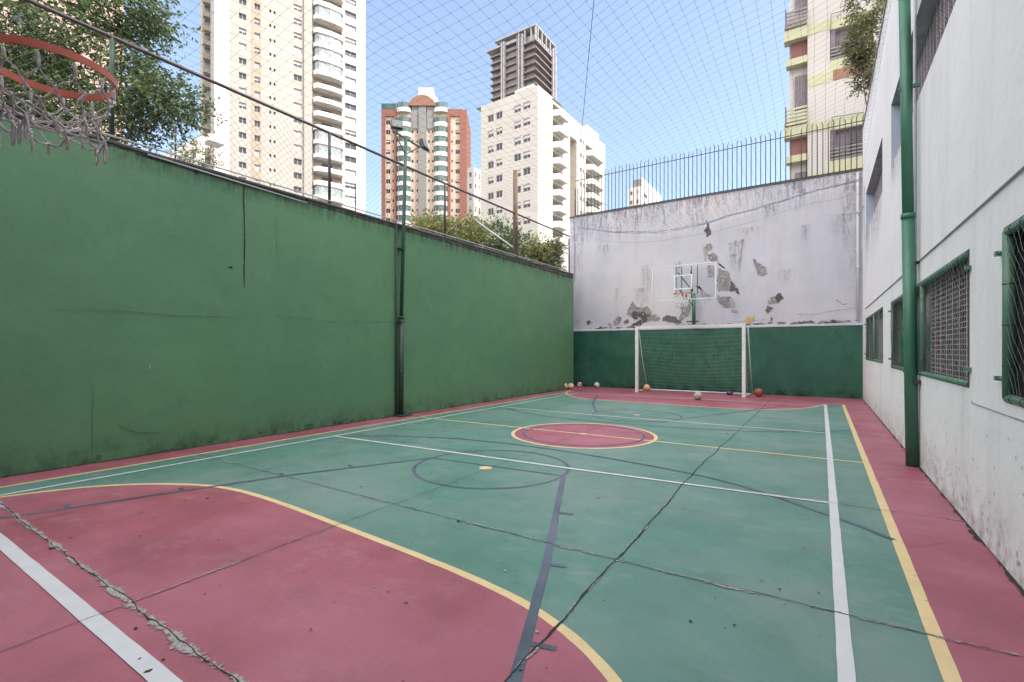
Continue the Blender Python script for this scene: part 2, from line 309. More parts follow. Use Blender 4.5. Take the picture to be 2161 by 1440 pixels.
def line(pts, wd, z, m, name='painted_line', closed=False, label=None):
    g = MB(); g.strip(pts if closed else dens(pts), wd, z, jit=lj, closed=closed); return fpart(g, name, m, label)
line([(p.x, p.y) for p in nearD], .055, .009, 'line_yellow'); line([(p.x, p.y) for p in farD], .055, .009, 'line_yellow')
line([(yx1, -.2), (.45, 7), (yx1, 14.15)], .062, .009, 'line_yellow', label='yellow sideline by the white building')
line([(yx0, -.2), (yx0, 14.1)], .055, .009, 'line_yellow', label='yellow sideline by the green wall')
line([(-6.66, 7.0), (yx1-.03, 7.06)], .05, .012, 'line_yellow', label='yellow halfway line')
line(circ(*CC, 1.12), .055, .009, 'line_yellow', closed=True, label='yellow centre circle')
line(circ(*CC, .95), .04, .015, 'line_blue', closed=True)
g = MB(); g.poly([(x, y, .018) for x, y in circ(*CC, .07, 20)]); fpart(g, 'painted_spot', 'line_yellow')
for c in ((-3.21, 4.41), (-3.2, 9.66)):
    g = MB(); g.poly([(x, y, .010) for x, y in circ(*c, .075, 20)]); fpart(g, 'painted_spot', 'line_yellow')
def blue_set(fl):
    Y = (lambda y: y) if not fl else (lambda y: 14.1-y)
    line([(x, Y(y)) for x, y in circ(-3.19, 4.5, .88)], .042, .012, 'line_blue', closed=True)
    line([(-4.07, Y(4.45)), (-2.31, Y(4.58))], .036, .0135, 'line_blue')
    line([(-2.31, Y(4.58)), (-1.43, Y(2.59)), (-1.03, Y(1.6)), (-.72, Y(.87))], .055, .0145, 'line_blue')
    line([(-4.07, Y(4.45)), (-4.81, Y(2.96)), (-5.5, Y(1.0)), (-5.56, Y(.87))], .05, .0145, 'line_blue')
    for yy in (3.52, 2.64, 1.88):
        t = (4.58-yy)/(4.58-.87); x = -2.31+t*1.59; line([(x+.02, Y(yy)), (x+.15, Y(yy+.035))], .035, .0155, 'line_blue', 'lane_tick')
    for yy, x in ((3.62, -4.52), (2.96, -4.81), (2.12, -5.11), (1.36, -5.39)):
        line([(x-.02, Y(yy)), (x-.13, Y(yy+.04))], .04, .0155, 'line_blue', 'lane_tick')
    arc = bez([(-6.37, Y(4.7)), (-5.5, Y(5.3)), (-4.33, Y(5.66)), (-2.79, Y(5.69)), (-.97, Y(5.34)), (.07, Y(4.65)), (.43, Y(4.31))], 10)
    line([(p.x, p.y) for p in arc], .042, .017, 'line_blue')
blue_set(False); blue_set(True)
wl = .055
line([(wx1, -.2), (.09, 7), (wx1, 13.95)], .062, .019, 'line_white', label='white sideline by the white building')
line([(wx0, -.2), (wx0, 13.65)], wl, .019, 'line_white', label='white sideline by the green wall')
line([(wx0, 4.74), (-2.42, 4.90), (wx1-.03, 5.04)], wl, .0205, 'line_white')
line([(wx0, 9.30), (-4.05, 9.16), (wx1-.03, 9.21)], wl, .0205, 'line_white')
line([(wx0+.03, .87), (wx1-.03, .86)], .078, .0205, 'line_white', label='broad white baseline in the foreground')
line([(-6.3, 13.6), (wx1-.03, 13.68)], .06, .0205, 'line_white')
# joints and cracks in the slab
def crack(pts, wd=.008, amp=.012, z=.023, gap=.12, seed=0, fr=1.0):
    P = dens(pts, .025); out = []
    for i, p in enumerate(P):
        q = P[min(i+1, len(P)-1)]-P[max(i-1, 0)]; q.normalize(); nn = Vector((-q.y, q.x, 0))
        d = fbm(p.x*2.0*fr+seed, p.y*2.0*fr, 1)*amp*1.3+fbm(p.x*17+seed, p.y*17, 2)*amp*.35; out.append(p+nn*d)
    g = MB(); run = []; wr = []
    for i, p in enumerate(out):
        k = fbm(p.x*3+seed+9, p.y*3, 5)
        if k > -1+gap*2.2:
            run.append(p); wr.append(max(.0015, wd*(.25+.9*abs(fbm(p.x*7, p.y*7+seed, 3))+random.random()*.3)))
        if (k <= -1+gap*2.2 or i == len(out)-1) and len(run) > 1: g.strip(run, wr, z); run = []; wr = []
        elif k <= -1+gap*2.2: run = []; wr = []
    fpart(g, 'crack', 'crack'); return out
def crumble_mat(name, thr, sc_=34):
    m = bpy.data.materials.new(name); m.use_nodes = True; n = m.node_tree.nodes; L = m.node_tree.links; b = n['Principled BSDF']; b.inputs['Roughness'].default_value = .95
    tc = n.new('ShaderNodeTexCoord')
    def nz(s_, d=5, r=.65):
        t = n.new('ShaderNodeTexNoise'); t.inputs['Scale'].default_value = s_; t.inputs['Detail'].default_value = d; t.inputs['Roughness'].default_value = r; L.new(tc.outputs['Object'], t.inputs['Vector']); return t.outputs['Fac']
    def mt(op, a, bb, c=None):
        x = n.new('ShaderNodeMath'); x.operation = op
        for i, v in enumerate((a, bb, c)):
            if v is None: continue
            if isinstance(v, (int, float)): x.inputs[i].default_value = v
            else: L.new(v, x.inputs[i])
        return x.outputs[0]
    sp = n.new('ShaderNodeSeparateXYZ'); L.new(tc.outputs['Generated'], sp.inputs[0]); gy = sp.outputs['Y']
    wob = mt('MULTIPLY_ADD', mt('SUBTRACT', nz(2.2, 3), .5), .7, gy)
    e = mt('ABSOLUTE', mt('SUBTRACT', wob, .5), 0)
    v = mt('SUBTRACT', mt('ADD', mt('MULTIPLY', nz(sc_, 6, .75), 1.5), mt('MULTIPLY', nz(2.6, 3), 1.5)), mt('MULTIPLY', e, 1.5))
    L.new(mt('GREATER_THAN', v, thr), b.inputs['Alpha'])
    cr = n.new('ShaderNodeValToRGB'); L.new(nz(45, 6, .8), cr.inputs[0]); el = cr.color_ramp.elements; el[0].position = .36; el[0].color = (.13, .115, .12, 1); el[1].position = .6; el[1].color = (.36, .35, .36, 1); x = cr.color_ramp.elements.new(.47); x.color = (.27, .255, .26, 1)
    L.new(cr.outputs[0], b.inputs['Base Color']); bp = n.new('ShaderNodeBump'); bp.inputs['Strength'].default_value = .15; bp.inputs['Distance'].default_value = .003; L.new(nz(60, 6), bp.inputs['Height']); L.new(bp.outputs[0], b.inputs['Normal']); return m
M['crumble_heavy'] = crumble_mat('crumble_heavy', 1.36); M['crumble_mid'] = crumble_mat('crumble_mid', 1.45); M['crumble_light'] = crumble_mat('crumble_light', 1.52)
def chips(p0, p1, wd, m, z):
    a, b = Vector((*p0, 0)), Vector((*p1, 0)); d = b-a; l = d.length; g = MB(); g.quad((0, -wd/2, 0), (l, -wd/2, 0), (l, wd/2, 0), (0, wd/2, 0)); o = g.build('chipped_concrete', m, floor); o.location = (a.x, a.y, z*.3); o.rotation_euler = (0, 0, math.atan2(d.y, d.x))
crack([(-7.2, 1.09), (-3.08, 1.03), (.95, 1.0)], .010, .016, gap=.12, seed=1); chips((-6.6, 1.085), (-3.08, 1.03), .13, 'crumble_heavy', .0222); chips((-3.08, 1.03), (.95, 1.0), .13, 'crumble_heavy', .0224)
crack([(-7.2, 2.97), (-1.1, 2.93), (.95, 2.98)], .009, .012, gap=.12, seed=2); chips((-6.6, 2.965), (-1.1, 2.93), .085, 'crumble_mid', .0216); chips((-1.1, 2.93), (.95, 2.98), .085, 'crumble_mid', .0218)
crack([(-7.2, 5.04), (-2.4, 4.955), (.95, 5.08)], .008, .02, gap=.2, seed=3); chips((-2.4, 4.95), (.95, 5.08), .07, 'crumble_light', .0220)
crack([(-7.2, 7.06), (.95, 7.12)], .008, .012, gap=.25, seed=4); crack([(-7.2, 9.22), (.95, 9.27)], .012, .014, gap=.15, seed=5); crack([(-7.2, 11.3), (.95, 11.3)], .012, .012, gap=.3, seed=6)
crack([(-1.02, -.2), (-1.07, 1.62), (-1.1, 2.93), (-1.18, 5.67), (-1.14, 11.1), (-1.14, 14.5)], .013, .014, gap=0, seed=7); chips((-1.07, 1.2), (-1.1, 2.93), .06, 'crumble_light', .0226); chips((-1.1, 2.93), (-1.18, 5.67), .07, 'crumble_light', .0228)
crack([(-3.04, -.2), (-3.08, 1.03), (-3.12, 2.34), (-3.12, 2.99), (-3.24, 7.12), (-3.24, 12)], .007, .008, gap=.02, seed=8); chips((-3.08, .9), (-3.12, 2.34), .05, 'crumble_mid', .0230)
crack([(-5.2, -.2), (-5.2, 7.12), (-5.2, 12)], .007, .010, gap=.3, seed=9); crack([(.5, 4.2), (.7, 4.4)], .006, .02, gap=0, seed=19)
# little chips and debris spots on the paint
g = MB(); h = MB()
for i in range(420):
    x = random.uniform(-7, .9); y = random.uniform(.4, 10)**1; r = random.uniform(.003, .012)*(1 if random.random() < .9 else 1.9); el = random.uniform(.3, 1)
    an = random.uniform(0, PI); pts = []
    for k in range(6):
        a = 2*PI*k/6; px, py = r*math.cos(a)*random.uniform(.6, 1.2), r*el*math.sin(a)*random.uniform(.6, 1.2)
        pts.append((x+px*math.cos(an)-py*math.sin(an), y+px*math.sin(an)+py*math.cos(an), .0245))
    (g if random.random() < .75 else h).poly(pts)
fpart(g, 'dirt_specks', 'moss'); fpart(h, 'paint_chips', 'chipped')
# dirt along wall feet
def foot(x, sgn, y0, y1, wmax, seed):
    g = MB(); y = y0; prev = None
    while y < y1:
        wdt = max(.004, wmax*(.35+.9*fbm(y*2.2, seed, 1)+.6*fbm(y*13, seed, 3))); cur = ((x, y, .0255), (x+sgn*wdt, y, .0255))
        if prev: g.quad(prev[0], prev[1], cur[1], cur[0])
        prev = cur; y += .03
    fpart(g, 'wall_foot_dirt', 'moss')
foot(XR, -1, YN, 16.1, .035, 4); foot(XL, 1, YN, 14.9, .05, 9)

# ================================================================ green side wall
def wobble_wall(name, m, parent, x, y0, y1, z0, z1, amp, ny, nz_, thick, sgn):
    g = MB(); n0 = 0
    for i in range(ny+1):
        for j in range(nz_+1):
            y = y0+(y1-y0)*i/ny; z = z0+(z1-z0)*j/nz_
            edge = min(1, j*1.0, (nz_-j))*1.0
            g.v.append((x+amp*fbm(y*.6, z*.8, 3)*edge+amp*.5*fbm(y*2.4, z*2.7, 7)*edge, y, z))
    for i in range(ny):
        for j in range(nz_):
            a = i*(nz_+1)+j; q = (a, a+nz_+1, a+nz_+2, a+1)
            g.f.append(q if sgn > 0 else q[::-1]); g.mi.append(0); g.sm.append(True)
    g.quad((x, y0, z1), (x-sgn*thick, y0, z1), (x-sgn*thick, y1, z1), (x, y1, z1)); g.quad((x-sgn*thick, y0, z0), (x-sgn*thick, y1, z0), (x-sgn*thick, y1, z1), (x-sgn*thick, y0, z1))
    g.quad((x, y0, z0), (x-sgn*thick, y0, z0), (x-sgn*thick, y0, z1), (x, y0, z1)); return g.build(name, m, parent)
lw = empty('boundary_wall', (XL, 6, 0), 'tall green painted side wall with a vertical black crack', 'wall')
YL = 14.95
part_of(lw, wobble_wall('wall_face', 'wall_green', None, XL, YN, YL, 0, 3.86, .008, 160, 34, .22, 1))
g = MB(); g.box(-8.27, XL+.0, YL-.0, YL+.2, 0, 3.95); g.box(-8.27, -8.05, YL+.2, YB+.2, 0, 3.95); part_of(lw, g.build('wall_return', 'wall_green'))
g = MB()   # sloping cement coping with dark lip
for i in range(40):
    y0 = YN+(YL-YN+.2)*i/40; y1 = YN+(YL-YN+.2)*(i+1)/40; f = lambda y: 3.862+.10*max(0, (y-4)/12)+.012*fbm(y, 0, 2)
    for (a, b, mi) in (((XL+.02, 0), (XL+.02, .03), 1), ((XL+.02, .03), (XL-.10, .075), 0), ((XL-.10, .075), (XL-.25, .05), 0), ((XL-.25, .05), (XL-.25, -.02), 0), ((XL+.002, -.01), (XL+.02, 0), 1)):
        g.quad((a[0], y0, f(y0)+a[1]), (a[0], y1, f(y1)+a[1]), (b[0], y1, f(y1)+b[1]), (b[0], y0, f(y0)+b[1]), mi)
    g.quad((XL+.003, y0, 3.80), (XL+.003, y1, 3.80), (XL+.003, y1, f(y1)), (XL+.003, y0, f(y0)), 2)
part_of(lw, g.build('coping', ['coping', 'coping_dark', 'wall_top_dirt']))
def wall_line(parent, x, pts, wd, m, name, sg=1, off=.006):
    g = MB(); P = []
    for a, b in zip(pts[:-1], pts[1:]):
        n = max(1, int(math.hypot(b[0]-a[0], b[1]-a[1])/.03)); P += [(a[0]+(b[0]-a[0])*i/n, a[1]+(b[1]-a[1])*i/n) for i in range(n)]
    P.append(pts[-1]); pr = None
    for i, (y, z) in enumerate(P):
        t = i/(len(P)-1); ww = wd*(.6+.5*random.random())*(1 if t < .9 else (1-t)*10+.15); dy = fbm(z*3, y*3, 4)*wd*.9
        vert = abs(pts[-1][1]-pts[0][1]) > abs(pts[-1][0]-pts[0][0])
        cur = ((x+sg*off, y+dy-ww/2, z), (x+sg*off, y+dy+ww/2, z)) if vert else ((x+sg*off, y, z+dy-ww/2), (x+sg*off, y, z+dy+ww/2))
        if pr: g.quad(pr[0], pr[1], cur[1], cur[0])
        pr = cur
    return part_of(parent, g.build(name, m))
M['crack_green'] = mat('crack_green', (.058, .135, .072), .8, var=.4, scale=12)
wall_line(lw, XL+.004, [(3.82, 3.86), (3.83, 2.27)], .016, 'crack', 'crack')
wall_line(lw, XL+.004, [(4.32, 3.45), (4.33, 3.0), (4.34, 2.75)], .006, 'crack_green', 'crack')
wall_line(lw, XL+.004, [(1.7, 1.80), (2.3, 1.83), (2.9, 1.80), (3.7, 1.83)], .007, 'crack_green', 'crack', off=.010)
wall_line(lw, XL+.004, [(4.3, 1.88), (5.4, 1.84), (7.1, 1.92)], .007, 'crack_green', 'crack', off=.010)
wall_line(lw, XL+.004, [(2.05, .05), (2.06, .95)], .006, 'crack_green', 'crack', off=.008)
wall_line(lw, XL+.004, [(2.3, .42), (2.5, .30), (2.75, .26)], .016, 'crack_green', 'crack', off=.010)
g = MB()    # grime under the coping
def blob(g, cx, cz, r, rz, plane, off, n=14, mi=0, rough=.4):
    pts = []
    s_ = random.random()*99
    for k in range(n):
        a = 2*PI*k/n; rr = 1+rough*fbm(math.cos(a)*1.3+s_, math.sin(a)*1.3, 1)*1.6; u, v = cx+r*rr*math.cos(a), cz+rz*rr*math.sin(a)
        pts.append((off, u, v) if plane == 'x' else (u, off, v))
    g.poly(pts, mi)
for i in range(26): blob(g, random.uniform(2, 14), random.uniform(.02, .07), random.uniform(.02, .09), random.uniform(.01, .035), 'x', XL+.012)
part_of(lw, g.build('grime', 'crack_green'))
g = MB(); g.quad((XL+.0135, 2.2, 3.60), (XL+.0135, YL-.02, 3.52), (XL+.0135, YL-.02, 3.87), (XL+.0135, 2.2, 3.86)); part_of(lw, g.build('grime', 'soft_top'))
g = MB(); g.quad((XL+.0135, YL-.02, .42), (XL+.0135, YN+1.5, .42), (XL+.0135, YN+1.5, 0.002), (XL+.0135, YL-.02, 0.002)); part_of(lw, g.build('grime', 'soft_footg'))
g = MB(); g.quad((-8.0, YB-.0835, .002), (XR-.01, YB-.0835, .002), (XR-.01, YB-.0835, .35), (-8.0, YB-.0835, .35)); foot_x = g
g = MB(); blob(g, 2.63, 1.13, .012, .035, 'x', XL+.013); blob(g, 3.63, 2.55, .03, .012, 'x', XL+.013, mi=1); part_of(lw, g.build('chip', ['chipped', 'crack']))

# ================================================================ back wall
bw = empty('boundary_wall', (-3.2, YB, 0), 'weathered white end wall with peeling plaster above a dark green base', 'wall')
g = MB(); nx, nz_ = 90, 42; X0, X1 = -7.9, 1.0
for i in range(nx+1):
    for j in range(nz_+1):
        x = X0+(X1-X0)*i/nx; z = 1.9+(6.26-1.9)*j/nz_; g.v.append((x, YB+.006*fbm(x*.8, z*.8, 5), z))
for i in range(nx):
    for j in range(nz_): a = i*(nz_+1)+j; g.f.append((a, a+nz_+1, a+nz_+2, a+1)); g.mi.append(0); g.sm.append(True)
g.quad((X0, YB, 6.26), (X1, YB, 6.26), (X1, YB+.25, 6.26), (X0, YB+.25, 6.26)); g.quad((X0, YB, 0), (X0, YB, 6.26), (X0, YB+.25, 6.26), (X0, YB+.25, 0)); g.quad((X0, YB+.25, 0), (X1, YB+.25, 0), (X1, YB+.25, 6.26), (X0, YB+.25, 6.26))
part_of(bw, g.build('wall_face', 'plaster'))
g = MB(); g.box(X0-.02, X1, YB-.03, YB+.28, 6.262, 6.30); part_of(bw, g.build('coping', 'coping_dark'))
g = MB(); nx, nz_ = 70, 16
for i in range(nx+1):
    for j in range(nz_+1):
        x = -8.05+(XR+8.05)*i/nx; z = 2.02*j/nz_; g.v.append((x, YB-.07+.008*fbm(x, z, 8), z))
for i in range(nx):
    for j in range(nz_): a = i*(nz_+1)+j; g.f.append((a, a+nz_+1, a+nz_+2, a+1)); g.mi.append(0); g.sm.append(True)
part_of(bw, g.build('painted_base', 'band_green'))
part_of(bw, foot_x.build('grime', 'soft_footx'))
g = MB(); pv = None
for i in range(161):
    x = -8.05+(XR+8.05)*i/160; zt = 2.085+.012*fbm(x*3, 1, 1); zb = 2.02+.006*fbm(x*3, 5, 1)
    cur = [(x, YB-.085, zb), (x, YB-.085, zt-.02), (x, YB-.003, zt)]
    if pv: g.quad(pv[0], cur[0], cur[1], pv[1]); g.quad(pv[1], cur[1], cur[2], pv[2]); g.quad((pv[0][0], YB-.06, 2.019), (x, YB-.06, 2.019), cur[0], pv[0])
    pv = cur
part_of(bw, g.build('ledge', 'plaster'))
def ragged(m, thr=.40):
    n = m.node_tree.nodes; L = m.node_tree.links; tc = n.new('ShaderNodeTexCoord'); t = n.new('ShaderNodeTexNoise'); t.inputs['Scale'].default_value = 9; t.inputs['Detail'].default_value = 9; t.inputs['Roughness'].default_value = .7; L.new(tc.outputs['Object'], t.inputs['Vector'])
    g_ = n.new('ShaderNodeMath'); g_.operation = 'GREATER_THAN'; L.new(t.outputs['Fac'], g_.inputs[0]); g_.inputs[1].default_value = thr; L.new(g_.outputs[0], n['Principled BSDF'].inputs['Alpha'])
M['peel_light'] = mat('peel_light', (.255, .24, .24), .9, var=.3, scale=7, bump=.7, bscale=30, dirt=(.10, .095, .10), dirt_amt=.8); M['peel_dark'] = mat('peel_dark', (.085, .08, .085), .9, var=.4, scale=9, bump=.7)
ragged(M['peel_light'], .44); ragged(M['peel_dark'], .43)
# peeled plaster: traced patches
Z4 = lambda p: (1180+p[0]/2.2147, 250+p[1]/2.2147); Z5 = lambda p: (1330+p[0]/5.84, 540+p[1]/5.84)
def patch(pts, cv, m, off=.012, name='peeled_patch', rough=.02):
    P = [on_y(*cv(p), YB) for p in pts]; out = []
    for a, b in zip(P, P[1:]+P[:1]):
        n = max(2, int((b-a).length/.022))
        for k in range(n):
            q = a+(b-a)*(k/n); out.append((q.x+rough*(2.2*fbm(q.x*6, q.z*6, 1)+.9*fbm(q.x*25, q.z*25, 4)), YB-off, q.z+rough*(2.2*fbm(q.x*6+7, q.z*6, 2)+.9*fbm(q.x*25, q.z*25, 9))))
    g = MB(); g.poly(out); N = len(out)
    for i in range(N):
        a = out[i]; b = out[(i+1) % N]; g.quad(a, b, (b[0], YB+.01, b[2]), (a[0], YB+.01, a[2]), 0)
    return part_of(bw, g.build(name, m))
patch([(690, 475), (702, 495), (708, 545), (688, 552), (678, 525), (686, 505)], Z4, 'peel_dark')
patch([(690, 590), (712, 582), (716, 605), (700, 620), (690, 640), (684, 612)], Z4, 'peel_light')
patch([(692, 640), (722, 624), (740, 645), (738, 670), (712, 668), (700, 655)], Z4, 'peel_light')
patch([(676, 600), (684, 600), (688, 660), (682, 668), (674, 630)], Z4, 'stain', rough=.01)
patch([(1075, 150), (1120, 165), (1200, 190), (1235, 240), (1245, 320), (1235, 430), (1150, 425), (1080, 430), (1072, 300)], Z5, 'peel_light')
patch([(1240, 315), (1280, 350), (1310, 385), (1355, 460), (1335, 468), (1290, 435), (1228, 445)], Z5, 'peel_dark', .015)
patch([(1072, 80), (1120, 110), (1170, 150), (1150, 152), (1100, 118)], Z5, 'crack', .014, rough=.01)
patch([(1060, 480), (1120, 510), (1230, 500), (1275, 535), (1280, 620), (1230, 630), (1160, 645), (1115, 610), (1090, 550)], Z5, 'peel_light')
patch([(1225, 520), (1285, 540), (1280, 610), (1330, 690), (1262, 690), (1240, 630), (1215, 590)], Z5, 'stain', .015)
patch([(1530, 30), (1560, 60), (1590, 90), (1670, 140), (1690, 220), (1660, 235), (1620, 240), (1565, 233), (1555, 160), (1505, 90)], Z5, 'peel_light')
patch([(1850, 460), (1905, 520), (1830, 570), (1800, 560), (1790, 500)], Z5, 'peel_dark', .015)
patch([(1800, 495), (1820, 570), (1720, 605), (1692, 570), (1715, 520)], Z5, 'peel_light')
patch([(1690, 610), (1755, 655), (1705, 715), (1668, 665)], Z5, 'stain_dark')
patch([(330, 868), (348, 855), (360, 880), (388, 888), (412, 878), (432, 905), (428, 935), (400, 945), (345, 930), (316, 915), (325, 890)], Z4, 'peel_light')
patch([(352, 900), (372, 908), (398, 905), (425, 922), (405, 938), (355, 938), (335, 925)], Z4, 'peel_dark', .015)
patch([(430, 920), (455, 915), (470, 935), (460, 950), (432, 945), (415, 935)], Z4, 'peel_light', .0135)
patch([(480, 930), (510, 922), (540, 925), (566, 945), (575, 960), (545, 960), (510, 948), (485, 945)], Z4, 'stain_dark')
patch([(335, 965), (375, 945), (410, 935), (425, 945), (385, 962), (345, 975)], Z4, 'peel_dark', .0165)
patch([(270, 925), (290, 930), (285, 962), (262, 965), (253, 950)], Z4, 'peel_light'); patch([(300, 955), (318, 938), (326, 950), (312, 962)], Z4, 'stain_dark')
patch([(228, 968), (240, 955), (252, 965), (240, 972)], Z4, 'stain'); patch([(125, 955), (140, 942), (152, 952), (135, 966)], Z4, 'stain_dark', rough=.01)
patch([(600, 650), (640, 575), (750, 590), (742, 690), (690, 760), (625, 810), (600, 790), (640, 700)], Z5, 'peel_light')
patch([(800, 370), (860, 372), (870, 500), (1000, 540), (1000, 480), (960, 470), (900, 440), (870, 375)], Z5, 'stain', rough=.012)
patch([(950, 115), (1030, 120), (1030, 260), (955, 262)], Z5, 'stain', .013, rough=.004)
patch([(1420, 790), (1455, 748), (1500, 760), (1535, 738), (1522, 800), (1490, 830), (1430, 832)], Z5, 'paint_yellow', .02)
patch([(1720, 765), (1745, 762), (1748, 800), (1725, 802)], Z5, 'stain_dark', rough=.01)
def bstain(x0, x1, z0, z1, m, off=.0135): g = MB(); g.quad((x0, YB-off, z0), (x1, YB-off, z0), (x1, YB-off, z1), (x0, YB-off, z1)); part_of(bw, g.build('stain_streak', m))
for (u0, v0, u1, v1) in ((1545, 505, 1575, 585), (1536, 512, 1552, 545), (1556, 545, 1566, 592)):
    a = on_y(u0, v1, YB); b = on_y(u1, v0, YB); bstain(a.x, b.x, a.z, b.z, 'soft_rust', .0142)
a = on_y(1608, 475, YB); b = on_y(1648, 440, YB); bstain(a.x, b.x, a.z-.1, b.z+.1, 'soft_x', .0146); bstain(a.x+.05, b.x-.05, a.z-.1, b.z+.2, 'soft_x', .0149)
rq = random.Random(4)
for k in range(30):
    x = rq.uniform(-7.6, .9); z1 = 6.25 if rq.random() < .5 else rq.uniform(3.2, 5.4); bstain(x, x+rq.uniform(.15, .9), z1-rq.uniform(.5, 1.7), z1, 'soft_x', .0136+.0002*(k % 4))
bstain(-7.85, .95, 5.2, 6.25, 'soft_topx', .0131); bstain(.45, .95, 2.2, 6.2, 'soft_x', .0155); bstain(-7.9, -7.3, 2.1, 5.9, 'soft_x', .0155)
g = MB()   # rough broken edge along the ledge and cracks
for i in range(110):
    x = random.uniform(-7.1, .9); wd = random.uniform(.03, .16); z = 2.09+random.uniform(0, .07); P = [(x-wd, z), (x-wd*.3, z+random.uniform(.01, .04)), (x+wd*.4, z+random.uniform(0, .03)), (x+wd, z), (x+wd*.2, z-random.uniform(.005, .02)), (x-wd*.5, z-.008)]
    g.poly([(a, YB-.013-.0001*i, b) for a, b in P], 0 if random.random() < .75 else 1)
part_of(bw, g.build('broken_edge', ['concrete_dark', 'concrete']))
g = MB()
def zline(pts, wd=.006):
    for a, b in zip(pts[:-1], pts[1:]):
        n = max(1, int(math.hypot(b[0]-a[0], b[1]-a[1])/.05)); pr = None
        for k in range(n+1):
            x = a[0]+(b[0]-a[0])*k/n; z = a[1]+(b[1]-a[1])*k/n+.02*fbm(x*5, 0, 3); cur = ((x, YB-.012, z), (x, YB-.012, z+wd*random.uniform(.4, 1.4)))
            if pr: g.quad(pr[0], cur[0], cur[1], pr[1])
            pr = cur
zline([(-.6, 2.38), (-.2, 2.34), (.2, 2.42), (.85, 2.5)]); zline([(.35, 2.75), (.5, 2.6), (.6, 2.62)], .012); zline([(-7.7, 2.3), (-7.2, 2.6)]); zline([(-2.3, 2.2), (-1.4, 2.25)])
part_of(bw, g.build('crack', 'crack'))
g = MB(); g.tube([(.84, YB-.06, 2.15), (.84, YB-.06, 6.2)], .035, 10)
for z in (5.1, 3.6): g.box(.79, .89, YB-.11, YB-.02, z, z+.03)
tag(g.build('downpipe', 'pipe_white'), 'pale vertical pipe in the corner of the end wall and the white building', 'pipe')
g = MB(); g.tube([(.84, YB-.1, 5.05), (.9, YB-.25, 5.06), (.93, YB-.8, 5.1)], .012, 6); tag(g.build('bracket', 'conduit'), 'small grey bracket holding the pale corner pipe', 'bracket')

nw = empty('boundary_wall', (-3.2, -2.1, 0), 'near end wall standing behind the near basketball hoop', 'wall')
g = MB(); g.box(-7.47, XR-.001, -2.3, -2.1, 2.1, 6.3); part_of(nw, g.build('wall_face', 'plaster')); g = MB(); g.box(-7.24, XR-.001, -2.1, -2.05, .001, 2.1); part_of(nw, g.build('painted_base', 'band_green'))

# ================================================================ white building along the right
rb = empty('side_building', (XR+3, 6, 0), 'white rendered building with green framed grilles along the right side of the court', 'building')
LOW = [(11.06, 15.0, 1.10, 2.14), (4.96, 9.80, 1.06, 2.12), (-.70, 4.13, 1.03, 2.10)]
UP = [(11.16, 15.06, 4.28, 5.30), (5.0, 9.84, 4.28, 5.30), (-.7, 4.0, 4.28, 5.30)]
def facade(g, O, d, W, H, ops, rev=.15, z0=0.0, mi=0, mr=0, msof=None):
    """front wall with holes; O lower-left seen from outside, d unit direction to the viewer's right, outward normal = d x up"""
    d = Vector(d); n = d.cross(Vector((0, 0, 1)))
    ss = sorted({0, W}|{o[0] for o in ops}|{o[1] for o in ops}); zz = sorted({z0, H}|{o[2] for o in ops}|{o[3] for o in ops})
    P = lambda s, z, dp=0: O+d*s-n*dp+Vector((0, 0, z))
    for s0, s1 in zip(ss[:-1], ss[1:]):
        run = None
        for a, b in zip(zz[:-1], zz[1:]):
            hole = any(o[0] <= s0+1e-6 and o[1] >= s1-1e-6 and o[2] <= a+1e-6 and o[3] >= b-1e-6 for o in ops)
            if hole:
                if run is not None: g.quad(P(s0, run), P(s1, run), P(s1, a), P(s0, a), mi); run = None
            elif run is None: run = a
        if run is not None: g.quad(P(s0, run), P(s1, run), P(s1, zz[-1]), P(s0, zz[-1]), mi)
    for s0, s1, a, b in ops:
        g.quad(P(s0, a), P(s0, a, rev), P(s0, b, rev), P(s0, b), mr); g.quad(P(s1, a, rev), P(s1, a), P(s1, b), P(s1, b, rev), mr)
        g.quad(P(s0, a), P(s1, a), P(s1, a, rev), P(s0, a, rev), mr); g.quad(P(s0, b, rev), P(s1, b, rev), P(s1, b), P(s0, b), mr if msof is None else msof)
g = MB(); OX = Vector((XR, YB, 0))
ops = [(YB-y1, YB-y0, a, b) for y0, y1, a, b in LOW]
opu = [(YB-y1, YB-y0, a, b) for y0, y1, a, b in UP]
facade(g, OX, (0, -1, 0), YB-YN, 4.2, ops, .14, 0, 0, 0)
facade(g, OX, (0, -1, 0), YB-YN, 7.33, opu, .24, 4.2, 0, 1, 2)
g.quad((XR, YN, 7.33), (XR+4, YN, 7.33), (XR+4, YB, 7.33), (XR, YB, 7.33)); g.quad((XR, YB, 0), (XR, YB, 7.33), (XR+24, YB+.0, 7.33), (XR+24, YB, 0)); g.quad((XR, YN, 0), (XR+24, YN, 0), (XR+24, YN, 7.33), (XR, YN, 7.33))
part_of(rb, g.build('wall', ['render_white', 'reveal', 'soffit']))
g = MB(); g.box(XR-.02, XR+.2, YN, YB+.02, 7.332, 7.37); part_of(rb, g.build('roof_edge', 'coping'))
g = MB(); g.box(5.2, 25, YN, 24, 0, 15.5); part_of(rb, g.build('shade_block', 'render_white'))  # unseen block added behind the roofline to keep the court in shade
